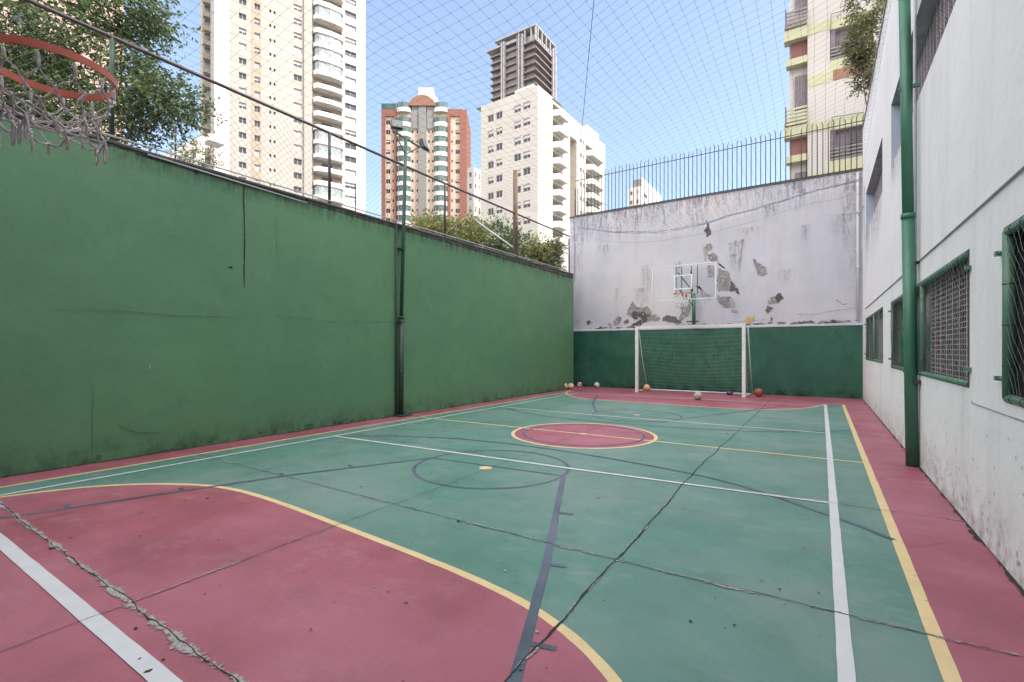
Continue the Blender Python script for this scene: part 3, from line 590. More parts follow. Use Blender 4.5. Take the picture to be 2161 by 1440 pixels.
def cobogo(y0, y1, z0, z1, xf, dz=.048, dy=.235):
    g = MB(); n = int((z1-z0)/dz)
    for i in range(n+1):
        z = z0+(z1-z0)*i/n; g.box(xf, xf+.004, y0, y1, z-.0055, z+.0055)
    m = int((y1-y0)/dy)
    for i in range(m+1):
        y = y0+(y1-y0)*i/m; g.box(xf-.004, xf+.001, y-.010, y+.010, z0, z1, 1)
        for k in (1, 2):
            if i < m: yy = y+(y1-y0)/m*k/3; g.box(xf-.002, xf+.002, yy-.005, yy+.005, z0, z1, 0)
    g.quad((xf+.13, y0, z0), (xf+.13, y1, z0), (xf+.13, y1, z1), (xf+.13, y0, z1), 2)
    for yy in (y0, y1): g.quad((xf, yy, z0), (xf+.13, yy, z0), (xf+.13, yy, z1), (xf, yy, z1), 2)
    return g.build('block_screen', ['block', 'block_frame', 'interior'])
def guard(y0, y1, z0, z1, ym):
    r = .028; x = XR+.012; g = MB()
    g.tube([(x, y0, z1), (x, y1, z1)], r, 10); g.tube([(x, y0, z0), (x, y1, z0)], r, 10)
    g.tube([(x, ym, z0), (x, ym, z1)], r*.95, 10); g.tube([(x, y1, z0), (x, y1, z1)], r*1.1 if y1 < 4.5 else r*.5, 12); g.tube([(x, y0, z0), (x, y0, z1)], r*.4, 8)
    for y in (y0, y1):
        for z in (z0+.12, z1-.12):
            s = -1 if y == y0 else 1; g.box(XR-.035, XR-.0005, y+s*.045, y+s*.09, z-.014, z+.014); g.tube([(x-.02, y, z), (XR-.02, y+s*.06, z)], .012, 6)
    for z in [z0+(z1-z0)*k/6 for k in range(1, 6)]:
        g.tube([(x, ym, z-.004), (x, ym, z+.004)], r*1.12, 8, 0)
    yy = y0+.1
    while yy < y1-.05:
        for z in (z0, z1): g.tube([(x, yy-.003, z), (x, yy+.003, z)], r*1.1, 8, 1)
        yy += .19
    if y1 < 4.5:
        for z in (z0+.2, z0+.45, z0+.7): g.tube([(x, y1, z-.003), (x, y1, z+.003)], r*1.17, 10, 1)
    root = part_of(rb, g.build('grille_frame', ['pipe_green', 'pole_dark']))
    g = MB(); s = .095; H = z1-z0; W = y1-y0; k = -H
    while k < W:
        for sg in (1, -1):
            a0 = max(0, k); a1 = min(W, k+H)
            if a1 > a0:
                za, zb = (a0-k, a1-k) if sg > 0 else (H-(a0-k), H-(a1-k))
                n = max(2, int((a1-a0)/.15)); P = []
                for q in range(n+1):
                    t = q/n; yy = y0+a0+(a1-a0)*t; P.append((x-.020+.03*fbm(yy*1.3, (za+(zb-za)*t)*2, 3)-.004*sg, yy+.012*fbm(yy*3, za*3, 8), z0+za+(zb-za)*t))
                g.tube(P, .0010, 3, cap=False)
        k += s
    o = g.build('wire_mesh', 'wire_light'); o.parent = root
    return root
for (y0, y1, a, b), split in zip(LOW, (12.9, 7.05, 2.9)):
    o = part_of(rb, cobogo(y0, split, a, b, XR+.085))
    g = MB(); g.quad((XR+.12, split, a), (XR+.12, y1, a), (XR+.12, y1, b), (XR+.12, split, b)); g.box(XR+.08, XR+.12, split+.001, split+.05, a, b, 1); g.box(XR+.08, XR+.12, y1-.04, y1, a, b, 1); g.box(XR+.08, XR+.12, (split+y1)/2-.02, (split+y1)/2+.02, a, b, 1)
    part_of(rb, g.build('window_glass', ['glass_blue', 'frame_green']))
    guard(y0+.03, y1-.03, a+.02, b-.03, split)
    g = MB(); g.box(XR-.004, XR+.13, y0-.0, y1+.0, b-.022, b-.001); g.box(XR-.004, XR+.13, y0, y1, a+.001, a+.018); g.box(XR-.004, XR+.13, y0+.0005, y0+.02, a+.018, b-.022); g.box(XR-.004, XR+.13, y1-.02, y1-.0005, a+.018, b-.022); part_of(rb, g.build('window_frame', 'frame_dark'))
for y0, y1, a, b in UP: part_of(rb, cobogo(y0, y1, a, b, XR+.16, .048, .2))
g = MB(); g.tube([(XR-.008, YN, 2.36), (XR-.008, 4.8, 2.36), (XR-.008, 15.15, 2.39)], .008, 6); tag(g.build('conduit', 'conduit'), 'thin grey horizontal cable pipe running above the grilles', 'pipe')
g = MB(); g.tube([(XR-.018, 7.36, .02), (XR-.018, 7.36, 7.3)], .016, 8); tag(g.build('conduit', 'pipe_white'), 'thin white vertical pipe just behind the tall green pole', 'pipe')
for k, (ya, yb, za, zb_) in enumerate([(15.3, 14.4, 2.9, 4.28), (14.9, 13.2, 3.2, 4.28), (13.6, 12.0, 3.0, 4.28), (12.6, 11.1, 3.3, 4.28), (15.9, 15.2, 2.3, 5.6), (9.9, 9.3, 3.6, 4.28), (9.5, 8.2, 3.8, 4.28), (8.4, 7.3, 3.9, 4.28), (16.1, 9.0, 6.7, 7.33), (9.9, 5.0, 6.9, 7.33)]):
    g = MB(); x_ = XR-.0030-.0003*k; g.quad((x_, ya, za), (x_, yb, za), (x_, yb, zb_), (x_, ya, zb_)); part_of(rb, g.build('stain_streak', 'soft_y'))
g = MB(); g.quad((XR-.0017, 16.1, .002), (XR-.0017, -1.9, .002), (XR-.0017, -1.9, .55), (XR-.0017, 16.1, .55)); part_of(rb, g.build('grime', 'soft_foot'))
g = MB(); rq = random.Random(8)
for k in range(1500):
    y = 16-9*rq.random()**1.2 if rq.random() < .85 else rq.uniform(3.2, 7.2); z = rq.expovariate(3.0)+.005
    if z < 1.0:
        r = rq.uniform(.003, .017); pts = []; el = rq.uniform(.5, 1.8); x_ = XR-.0020-.0006*(k % 10)/10
        for a_ in range(7): a = 2*PI*a_/7; rr = r*rq.uniform(.4, 1.3); pts.append((x_, y+rr*math.cos(a), z+rr*el*math.sin(a)))
        g.poly(pts[::-1])
part_of(rb, g.build('peeling_paint', 'scuff'))
g = MB(); g.box(XR-.003, XR+.001, 3.2, 4.9, .945, .953); part_of(rb, g.build('joint', 'stain'))

# ================================================================ poles
g = MB(); px, py = .885, 7.17
def lean(z): return Vector((px-.013*z, py, z))
g.tube([lean(0), lean(2.9)], .062, 20); g.tube([lean(2.9), lean(5.5)], .055, 20); g.tube([lean(5.5), lean(8.3)], .050, 20)
root = empty('pole', (px, py, 0), 'thick green steel pole standing against the white building', 'pole')
part_of(root, g.build('shaft', 'pole_green'))
for z in (1.1, 4.4): g = MB(); g.box(lean(z).x-.068, XR, py-.02, py+.02, z-.018, z+.018); part_of(root, g.build('wall_clamp', 'pole_green'))
for z in (2.90, 5.5): g = MB(); g.tube([lean(z-.03), lean(z+.03)], .069, 20); part_of(root, g.build('collar', 'pole_green'))
g = MB(); g.box(px-.0, XR, py-.012, py+.1, 2.35, 2.37); part_of(root, g.build('bracket', 'metal_dark')); g = MB(); g.box(px, XR, py-.1, py+.1, .96, 1.0); part_of(root, g.build('bracket', 'metal_dark'))

lp = empty('floodlight_pole', (-7.17, 6.95, 0), 'slim green pole with two floodlights fixed against the green wall', 'light pole')
g = MB(); g.tube([(-7.17, 6.93, 0), (-7.17, 6.94, 2.0)], .052, 14); g.tube([(-7.17, 6.94, 2.0), (-7.165, 7.0, 3.9), (-7.15, 7.05, 5.72)], .036, 14); part_of(lp, g.build('shaft', 'pole_dark'))
g = MB(); 
for z in (2.0, .9): g = MB(); g.tube([(-7.17, 6.94, z-.02), (-7.17, 6.94, z+.02)], .062, 14); part_of(lp, g.build('collar', 'pole_dark'))
for z in (1.9, 3.4): g = MB(); g.box(-7.25, -7.12, 6.88, 7.0, z-.01, z+.015); part_of(lp, g.build('wall_bracket', 'pole_dark'))
g = MB(); g.tube([(-7.215, 6.84, .05), (-7.215, 6.85, 3.86)], .016, 6); part_of(lp, g.build('cable', 'metal_dark')); g = MB(); g.box(-7.3, -7.02, 6.8, 7.1, 0, .03); part_of(lp, g.build('base_plate', 'pole_dark'))  # slim tube drawn for the dark line beside the shaft
g = MB(); A = Vector((-7.15, 6.68, 5.70)); B = Vector((-7.15, 7.45, 5.64)); g.tube([A, B], .018, 8); g.tube([(-7.15, 6.74, 5.68), (-7.15, 7.03, 5.35)], .012, 6); g.tube([(-7.15, 7.42, 5.62), (-7.15, 7.07, 5.37)], .012, 6); part_of(lp, g.build('cross_arm', 'metal_dark'))
def flood(P, yaw, tilt):
    g = MB(); s = .11
    R = Matrix.Rotation(yaw, 3, 'Z') @ Matrix.Rotation(tilt, 3, 'X')
    fr = lambda x, y, z: P+R @ Vector((x, y, z))
    g.box(-s, s, -.02, .05, -s*.85, s*.85, 0, fr); g.box(-s*.86, s*.86, -.024, -.021, -s*.72, s*.72, 1, fr)
    for k in range(6): g.box(-s*.8+k*s*.3, -s*.8+k*s*.3+.01, .05, .085, -s*.6, s*.6, 0, fr)
    g.tube([fr(-s-.01, .02, 0), fr(-s-.01, .02, -s*1.15), fr(s+.01, .02, -s*1.15), fr(s+.01, .02, 0)], .008, 5)
    part_of(lp, g.build('floodlight', ['metal_dark', 'lamp_glass']))
flood(Vector((-7.13, 6.78, 5.86)), math.radians(55), math.radians(-20)); flood(Vector((-7.13, 7.58, 5.74)), math.radians(105), math.radians(-20))

# ================================================================ chain-link fence on the green wall
fx = XL-.06; fy0, fy1 = YN, 14.95
cf = empty('chain_link_fence', (fx, 6, 3.9), 'chain link fence with dark top rail on top of the green wall', 'fence')
g = MB(); g.tube([(fx, fy0, 5.18), (fx, 8, 5.19), (fx, fy1, 5.26)], .026, 8); part_of(cf, g.build('rail', 'metal_rail'))
for y in (-.8, 2.26, 5.35, 8.44, 14.93):
    g = MB(); g.tube([(fx, y, 3.9), (fx, y, 5.19)], .026, 8); part_of(cf, g.build('post', 'metal_rail' if y > 3 else 'pole_dark'))
g = MB(); s = .11; H = 1.27; W = fy1-fy0; k = -H
while k < W:
    for sg in (1, -1):
        a0 = max(0, k); a1 = min(W, k+H)
        if a1 > a0:
            za, zb = (a0-k, a1-k) if sg > 0 else (H-(a0-k), H-(a1-k)); P = []
            n = max(2, int((a1-a0)/.25))
            for q in range(n+1):
                t = q/n; yy = fy0+a0+(a1-a0)*t; zz = 3.92+za+(zb-za)*t; P.append((fx+.025*fbm(yy*.9, zz, 2), yy+.01*fbm(yy*3, zz*2, 3), zz))
            g.tube(P, .0020, 3, cap=False)
    k += s
part_of(cf, g.build('wire_mesh', 'wire'))
g = MB(); g.tube([(fx-.02, 11.52, 3.8), (fx-.02, 11.5, 6.45)], [.075, .06], 10); tag(g.build('wooden_post', 'wood'), 'thick brown wooden post rising above the chain link fence near the shrubs', 'post')
g = MB(); g.tube([(XL-.02, 2.0, 3.955), (XL-.02, 5, 3.965), (XL-.02, 8, 3.99), (XL-.02, 14.9, 4.045)], .012, 6); g.tube([(XL+.03, 2.6, 3.84), (XL+.03, 4.85, 3.80)], .012, 6); tag(g.build('cable', 'conduit'), 'thin pale tube standing for the sunlit top edge of the green wall', 'cable')  # added pale tubes imitate the sunlit edge along the wall top
for (u, v0, v1, lab) in ((370, 257, 332, 'slim electric fence rod left of the pale tower'), (750, 387, 447, 'slim electric fence rod in front of the pale tower balconies'), (962, 470, 520, 'slim electric fence rod beside the brown wooden post'), (1213, 395, 470, 'slim rod at the corner where the green wall meets the end wall')):
    a = on_x(u, v1, XL-.22); b = on_x(u, v0, XL-.22); r = empty('fence_rod', (a.x, a.y, 3.8), lab, 'fence rod', 'electric fence rods')
    g = MB(); g.tube([(a.x, a.y, 3.8), (a.x, a.y, b.z)], .011, 6); part_of(r, g.build('rod', 'metal_rail'))
    for k in range(4):
        g = MB(); z = 4.0+(b.z-4.0)*(k+.5)/4; g.tube([(a.x, a.y, z-.015), (a.x, a.y, z+.015)], .018, 6); part_of(r, g.build('insulator', 'conduit'))

# ================================================================ spiked fence on the end wall
sf = empty('spiked_fence', (-3.3, YB+.1, 6.3), 'dark steel bar fence with curled spikes on the end wall', 'fence')
g = MB(); g.tube([(-7.75, YB+.12, 7.66), (.98, YB+.12, 7.66)], .013, 6); part_of(sf, g.build('rail', 'metal_dark')); g = MB(); g.tube([(-7.75, YB+.12, 6.36), (.98, YB+.12, 6.36)], .013, 6); part_of(sf, g.build('rail', 'metal_dark'))
x = -7.62
while x < .98:
    if random.random() < .98:
        lx = random.uniform(-.006, .006); h = 7.86+random.uniform(-.06, .05); cv = .05*random.choice((-1, 1)); g = MB()
        g.tube([(x, YB+.12, 6.31), (x+lx, YB+.12, 7.6), (x+lx, YB+.12, h-.06), (x+lx+cv*.4, YB+.12, h-.02), (x+lx+cv*.7, YB+.12, h+.03)], [.012, .012, .012, .009, .003], 5); part_of(sf, g.build('bar', 'metal_dark'))
    x += .132
g = MB()
for xx in (-7.72, -7.62): g.tube([(xx, YB+.1, 6.3), (xx, YB+.1, 7.35)], .02, 6)
g.tube([(-7.6, YB+.1, 7.3), (-7.0, YB+.1, 6.85), (-6.4, YB+.1, 6.5)], .005, 5); part_of(sf, g.build('corner_brace', 'metal_rail'))

# ================================================================ overhead safety net
def edge_z(x):
    P = [(-7.7, 5.82), (-6.0, 5.43), (-4.4, 5.26), (-3.2, 5.28), (-1.6, 5.55), (-.4, 5.76), (.9, 5.9)]
    for (a, za), (b, zb) in zip(P[:-1], P[1:]):
        if x <= b: return za+(zb-za)*(x-a)/(b-a)
    return P[-1][1]
def net_z(x, y):
    t = (x-XL)/(XR-XL); z = 5.22+1.5*t**1.0-.55*math.sin(PI*t)**1.0*(.8)+.10*math.sin(x*1.3+y*.5)*math.sin(PI*t)
    k = max(0, min(1, (y-9)/7.0)); k = k*k*(3-2*k); return z*(1-k)+edge_z(x)*k+.04*fbm(x*.5, y*.5, 2)
NET = empty('safety_net', (XL+4, 6, 5.8), 'fine dark safety net stretched over the whole court', 'net')
g = MB(); st = .165; nx = int((XR-.1-XL)/st); y_end = YB-.35; ny = int((y_end-YN)/st)
NX = lambda i, j: XL+(XR-.05-XL)*i/nx+.02*fbm(i*.3, j*.1, 1)*min(1, i, nx-i); NY = lambda i, j: YN+(y_end-YN)*j/ny+.03*fbm(i*.1, j*.3, 7)
P = [[Vector((NX(i, j), NY(i, j), net_z(NX(i, j), NY(i, j)))) for j in range(ny+1)] for i in range(nx+1)]
for i in range(nx+1): g.tube(P[i], .0016, 3, cap=False, smooth=False)
for j in range(ny+1): g.tube([P[i][j] for i in range(nx+1)], .0016, 3, cap=False, smooth=False)
for i in range(0, nx+1):
    for j in range(0, ny+1):
        if P[i][j].y > 1 and P[i][j].x < .5 and random.random() < .5:
            p = P[i][j]; r = .0042; g.tube([p-Vector((r, 0, 0)), p+Vector((r, 0, 0))], r, 4, smooth=False)
part_of(NET, g.build('net_mesh', 'net_black'))
g = MB()
for i in range(nx+1):
    p = P[i][ny]; g.tube([p, p+Vector((0, .02, -.33-.04*math.sin(p.x)))], .0018, 3, cap=False)
for k in (.14, .34): g.tube([P[i][ny]+Vector((0, .02, -k-.03*math.sin(P[i][ny].x*2))) for i in range(nx+1)], .004 if k > .3 else .002, 4, cap=False)
part_of(NET, g.build('net_hem', 'net_blue'))
g = MB()
for q in range(5): g.tube([P[i][ny]+Vector((random.uniform(-.01, .01), random.uniform(-.03, .01), .02*math.sin(i*.9+q*2)+random.uniform(-.02, .02)-.02*q*math.sin(PI*min(1, i/nx*1.4))**2)) for i in range(nx+1)], .0055, 4, cap=False)
part_of(NET, g.build('gathered_edge', 'net_blue'))
g = MB(); a = on_z(1249, 0, 5.9); b = on_z(1226, 225, 5.9); ab = b-a; P_ = []
for k in range(-12, 41):
    q = a+ab*(k/40*1.0); P_.append((q.x, q.y, net_z(q.x, q.y)-.014-(.008 if k % 2 else 0)))
g.tube(P_, .0042, 5, cap=False); part_of(NET, g.build('rope', 'net_black'))

# ================================================================ futsal goal
gx0, gx1, gy = -4.92, -1.84, 14.92
go = empty('goal', ((gx0+gx1)/2, gy, 0), 'white framed futsal goal with a drooping net by the end wall', 'goal')
for x in (gx0, gx1): g = MB(); g.box(x-.045, x+.045, gy-.045, gy+.045, 0, 2.0); part_of(go, g.build('post', 'white_metal'))
g = MB(); g.box(gx0-.045, gx1+.045, gy-.045, gy+.045, 2.0005, 2.09); part_of(go, g.build('crossbar', 'white_metal'))
g = MB(); g.tube([(gx0, gy+.04, .03), (gx0+.02, 15.75, .03), (gx1+.1, 15.75, .03), (gx1+.02, gy+.04, .03)], .02, 8); part_of(go, g.build('base_frame', 'white_metal'))
for x, dx in ((gx0, .05), (gx1, .1)): g = MB(); g.tube([(x+dx, gy+.03, 2.0), (x+dx+.02, gy+.35, 1.0), (x+dx+.03, 15.75, .05)], .012, 6); part_of(go, g.build('side_stay', 'net_white'))
g = MB(); nu, nv = 26, 17; G = []
for i in range(nu+1):
    row = []
    for j in range(nv+1):
        a, b = i/nu, j/nv; x = gx0+.05+(gx1-gx0-.05)*a; sag = math.sin(PI*a); z = 2.0-(1.97-.02*sag)*b-.12*sag*(1-b)*b*2; y = gy+.03+.8*b**.8-.25*math.sin(PI*b)*.4+.05*fbm(a*4, b*4, 2)
        row.append(Vector((x, y, z-.22*sag*max(0, (1-b))*b)))
    G.append(row)
for i in range(nu+1): g.tube(G[i], .0003, 3, cap=False)
for j in range(nv+1): g.tube([G[i][j] for i in range(nu+1)], .0008, 3, cap=False)
for sd_ in (gx0, gx1):
    for k in range(1, 9):
        t = k/9; g.tube([(sd_, gy+.04, 2.0*t), (sd_+.05, gy+.04+.8*(1-t)**.8, 2.0*t)], .0012, 3, cap=False)
    for k in range(1, 5):
        yy = gy+.04+.7*k/5; g.tube([(sd_+.02, yy, .03), (sd_+.02, yy, 2*(1-(k/5)**1.2))], .0012, 3, cap=False)
part_of(go, g.build('goal_net', 'net_white'))

# ================================================================ basketball hoops
def band_ring(g, c, r, h, th, n=48, mi=0):
    for i in range(n):
        a0, a1 = 2*PI*i/n, 2*PI*(i+1)/n
        q = lambda rr, a, z: (c[0]+rr*math.cos(a), c[1]+rr*math.sin(a), c[2]+z)
        for (r0, z0, r1, z1) in ((r, 0, r, h), (r, h, r+th, h), (r+th, h, r+th, 0), (r+th, 0, r, 0)):
            g.quad(q(r0, a0, z0), q(r0, a1, z0), q(r1, a1, z1), q(r1, a0, z1), mi); g.sm[-1] = True
def hoop_net(g, c, r, L, rope, rows=4, n=12, mess=.0, seed=0):
    random.seed(seed); pts = {}
    for j in range(rows+1):
        for i in range(n):
            a = 2*PI*(i+.5*(j % 2))/n; t = j/rows; rr = r*(1-.42*t**.8); m = mess*t
            pts[i, j] = Vector((c[0]+rr*math.cos(a)+random.uniform(-m, m), c[1]+rr*math.sin(a)+random.uniform(-m, m), c[2]-L*t-.004+random.uniform(-m, m)*1.2))
    for j in range(rows):
        for i in range(n):
            for di in (0, 1):
                k = (i+di-(0 if j % 2 else 1)) % n; a, b = pts[i, j], pts[k, j+1]; mid = (a+b)/2+Vector((random.uniform(-mess, mess)*.5, random.uniform(-mess, mess)*.5, -random.uniform(0, mess)))
                g.tube([a, mid, b] if mess else [a, b], rope, 6 if mess else 4)
    return pts
def backboard(root, cx, y, z0, z1, wd, sg):
    g = MB(); t = .018
    for (a, b, c_, d) in ((cx-wd/2, cx+wd/2, z0, z0+.028), (cx-wd/2, cx+wd/2, z1-.028, z1), (cx-wd/2, cx-wd/2+.028, z0+.028, z1-.028), (cx+wd/2-.028, cx+wd/2, z0+.028, z1-.028)): g.box(a, b, y-t, y+t, c_, d)
    zc = z0+.30; 
    for (a, b, c_, d) in ((cx-.25, cx+.25, zc, zc+.035), (cx-.25, cx+.25, zc+.38, zc+.415), (cx-.25, cx-.215, zc+.035, zc+.38), (cx+.215, cx+.25, zc+.035, zc+.38)): g.box(a, b, y-.012, y+.012, c_, d)
    part_of(root, g.build('backboard_frame', 'frame_gray'))
    g = MB(); g.box(cx-wd/2+.028, cx+wd/2-.028, y-.004, y+.004, z0+.028, z1-.028); part_of(root, g.build('backboard', 'acrylic'))
# far hoop
fh = empty('basketball_hoop', (-3.35, 15.9, 0), 'far basketball hoop with clear backboard on a green pole behind the goal', 'basketball hoop')
c = (-3.17, 13.42, 2.86); g = MB(); band_ring(g, c, .215, .02, .012); g.box(-3.24, -3.10, 13.64, 14.03, 2.85, 2.865); g.tube([(-3.24, 13.65, 2.86), (-3.24, 14.0, 2.72)], .008, 5); g.tube([(-3.1, 13.65, 2.86), (-3.1, 14.0, 2.72)], .008, 5); part_of(fh, g.build('rim', 'rim'))
g = MB(); hoop_net(g, c, .215, .36, .006, mess=.02, seed=3); part_of(fh, g.build('hoop_net', 'net_white'))
backboard(fh, -3.3, 14.06, 2.76, 3.76, 1.76, 1)
g = MB(); g.tube([(-3.43, 16.02, 2.06), (-3.43, 16.02, 3.15)], .055, 14); part_of(fh, g.build('pole', 'pole_green'))
g = MB()
for dx, z in ((-.25, 3.1), (.1, 3.1), (-.25, 3.55), (.1, 3.55)): g.tube([(-3.43, 15.9, z-.35), (-3.2+dx, 14.1, z)], .016, 6)
for dx in (-.3, -.15, .12, .28): g.box(-3.2+dx-.01, -3.2+dx+.01, 14.09, 14.12, 2.9, 3.72)
part_of(fh, g.build('support_arm', 'pole_green'))
g = MB(); g.box(-3.62, -3.25, 15.86, 15.88, 2.22, 2.26); part_of(fh, g.build('bracket', 'pole_dark'))
# near hoop
nh = empty('basketball_hoop', (-3.0, .2, 0), 'near orange basketball hoop with a ragged grey rope net', 'basketball hoop')
c = (-2.90, .68, 2.585); R0 = .222
g = MB(); band_ring(g, c, R0, .032, .007, 64)
for i in range(12):
    a = 2*PI*(i+.5)/12; p = Vector((c[0]+R0*math.cos(a), c[1]+R0*math.sin(a), c[2])); g.tube([p+Vector((0, 0, .004)), p+Vector((0, 0, -.012)), p+Vector((math.cos(a)*.006, math.sin(a)*.006, -.002))], .0022, 5)
part_of(nh, g.build('rim', 'rim'))
g = MB(); random.seed(11); n = 12; L0 = c[2]-.01
ringp = lambda a, r, z: Vector((c[0]+r*math.cos(a), c[1]+r*math.sin(a), z))
top = [ringp(2*PI*i/n+.1, R0-.004, L0) for i in range(n)]
k1 = [ringp(2*PI*(i+.5)/n+.1, R0*.86+random.uniform(-.02, .02), L0-.10+random.uniform(-.025, .02)) for i in range(n)]
k2 = [ringp(2*PI*i/n+.1, R0*.74+random.uniform(-.03, .03), L0-.17+random.uniform(-.03, .03)) for i in range(n)]
k3 = [ringp(2*PI*(i+.5)/n+.1, R0*.68+random.uniform(-.04, .04), L0-.235+random.uniform(-.03, .03)) for i in range(n)]
def rope(a, b, r=.0032, sag=.012, w=.012):
    m1 = a.lerp(b, .33)+Vector((random.uniform(-w, w), random.uniform(-w, w), -sag)); m2 = a.lerp(b, .66)+Vector((random.uniform(-w, w), random.uniform(-w, w), -sag)); P = bez([a, m1, m2, b], 5); g.tube(P, [r*(1+.18*math.sin(i*2.1)) for i in range(len(P))], 7)
for i in range(n):
    t = top[i]; d = Vector((random.uniform(-.006, .006), random.uniform(-.006, .006), -.045-random.random()*.02)); kk = t+d
    g.tube([t, t+d*.3, t+d*.8, kk], [.005, .0075, .0065, .0045], 8)      # knotted drop loop
    rope(kk, k1[i], sag=.002); rope(kk, k1[i-1], sag=.002)
    rope(k1[i], k2[i]); rope(k1[i], k2[(i+1) % n]); rope(k2[i], k3[i]); rope(k2[i], k3[i-1])
    for q in (k1[i], k2[i], k3[i]): g.tube([q+Vector((0, 0, .011)), q, q-Vector((0, 0, .012))], [.004, .0058, .004], 7)
for i in range(n):
    p = k3[i]; 
    if random.random() < .7:    # hanging sewn loops
        l = random.uniform(.05, .10); s = .014; g.tube(bez([p, p+Vector((-s, 0, -l*.5)), p+Vector((0, 0, -l)), p+Vector((s, .004, -l*.5)), p+Vector((.003, 0, 0))], 5), .0042, 7)
    else:
        l = random.uniform(.05, .09); g.tube([p, p+Vector((.004, 0, -l*.3)), p+Vector((0, .003, -l*.7)), p+Vector((0, 0, -l))], [.0035, .0065, .006, .0025], 7)
    q = k3[(i+1) % n]; rope(p, q, .0042, random.uniform(.02, .05), .02)
    if random.random() < .5: rope(k2[i], k3[(i+5) % n], .004, .02, .02)
p = k3[7]+Vector((0, 0, -.03)); g.tube([p, p+Vector((0, 0, -.04)), p+Vector((.003, 0, -.075)), p+Vector((0, 0, -.11))], [.003, .010, .009, .002], 7)
part_of(nh, g.build('hoop_net', 'rope'))
backboard(nh, -3.0, .24, 2.46, 3.46, 1.7, -1)
g = MB(); g.box(-2.98, -2.82, .265, .455, 2.59, 2.605); part_of(nh, g.build('rim_plate', 'rim'))
g = MB(); g.tube([(-3.0, -1.6, 0), (-3.0, -1.6, 2.9)], .06, 12)
for z in (2.7, 3.2): g.tube([(-3.0, -1.6, z-.35), (-3.0, .21, z)], .02, 6)
part_of(nh, g.build('pole', 'pole_green'))

# ================================================================ balls
M['ball_white'] = mat('ball_white', (.55, .50, .44), .5, var=.12, scale=30, dirt=(.28, .22, .17), dirt_amt=.7); M['ball_black'] = mat('ball_black', (.03, .035, .05), .5); M['ball_brown'] = mat('ball_brown', (.28, .13, .07), .6)
M['ball_yellow'] = mat('ball_yellow', (.70, .36, .08), .5, var=.15, scale=20); M['ball_gray'] = mat('ball_gray', (.40, .36, .34), .7, var=.2, scale=25, dirt=(.2, .17, .16), dirt_amt=.7); M['ball_blue'] = mat('ball_blue', (.06, .09, .20), .5)
M['ball_orange'] = mat('ball_orange', (.32, .09, .05), .6, var=.1, scale=30)
PHI = (1+5**.5)/2; ICO = [Vector(v).normalized() for v in [(0, s1, s2*PHI) for s1 in (1, -1) for s2 in (1, -1)]+[(s1, s2*PHI, 0) for s1 in (1, -1) for s2 in (1, -1)]+[(s2*PHI, 0, s1) for s1 in (1, -1) for s2 in (1, -1)]]
def ball(u, v, Y, r, mats, kind, label, squash=1.0):
    d_ = ray(u, HY); p = Vector((d_.x*Y/d_.y, Y, r*squash)); g = MB(); nu, nv = 40, 24; rot = Matrix.Rotation(random.uniform(0, 6), 3, Vector((random.random(), random.random(), random.random())).normalized())
    for j in range(nv+1):
        for i in range(nu):
            th, ph = PI*j/nv, 2*PI*i/nu; d = Vector((math.sin(th)*math.cos(ph), math.sin(th)*math.sin(ph), math.cos(th))); dd = rot @ d; gr = 1
            if kind == 'basket': m_ = min(abs(dd.x), abs(dd.y), abs(math.hypot(dd.x, dd.y-.9)-.75)*.8); gr = .965 if m_ < .05 else 1
            if kind == 'panel': q = sorted([dd.dot(a) for a in ICO])[::-1]; gr = .975 if q[0]-q[1] < .06 else 1
            g.v.append((d.x*r*gr, d.y*r*gr, d.z*r*gr*squash))
    for j in range(nv):
        for i in range(nu):
            a, b = j*nu+i, j*nu+(i+1) % nu; g.f.append((a, a+nu, b+nu, b)); th, ph = PI*(j+.5)/nv, 2*PI*(i+.5)/nu
            dd = rot @ Vector((math.sin(th)*math.cos(ph), math.sin(th)*math.sin(ph), math.cos(th)))
            if kind == 'panel': mi = 1 if max(dd.dot(a_) for a_ in ICO) > .94 else 0
            elif kind == 'stripe': mi = 1 if abs(dd.x+.25*math.sin(dd.y*4)) < .28 else 0
            else: mi = 1 if min(abs(dd.x), abs(dd.y), abs(math.hypot(dd.x, dd.y-.9)-.75)*.8) < .035 else 0
            g.mi.append(mi); g.sm.append(True)
    tag(g.build('ball', mats, None, p), label, 'ball', 'balls left at the far end of the court')
ball(1193, 819, 14.55, .105, ['ball_white', 'ball_brown'], 'panel', 'off-white ball nearest the green side wall, touching another ball')
ball(1205, 819, 14.72, .105, ['ball_white', 'ball_yellow'], 'panel', 'dirty cream ball second from the green side wall')
ball(1223, 820, 15.6, .095, ['ball_white', 'ball_brown'], 'stripe', 'small white ball with brown stripe third from the green wall')
ball(1259, 821, 15.6, .105, ['ball_white', 'ball_blue'], 'stripe', 'white and dark blue ball lying left of the goal')
ball(1365, 825, 15.45, .11, ['ball_yellow', 'ball_white'], 'panel', 'yellow orange ball inside the goal by its left post')
ball(1473, 846, 13.45, .115, ['ball_gray', 'ball_brown'], 'basket', 'worn grey ball on the floor in front of the goal')
ball(1540, 834, 15.4, .10, ['ball_black', 'ball_blue'], 'panel', 'dark deflated ball inside the goal on the right', .6)
ball(1601, 837, 15.35, .12, ['ball_orange', 'ball_black'], 'basket', 'orange brown basketball lying right of the goal')

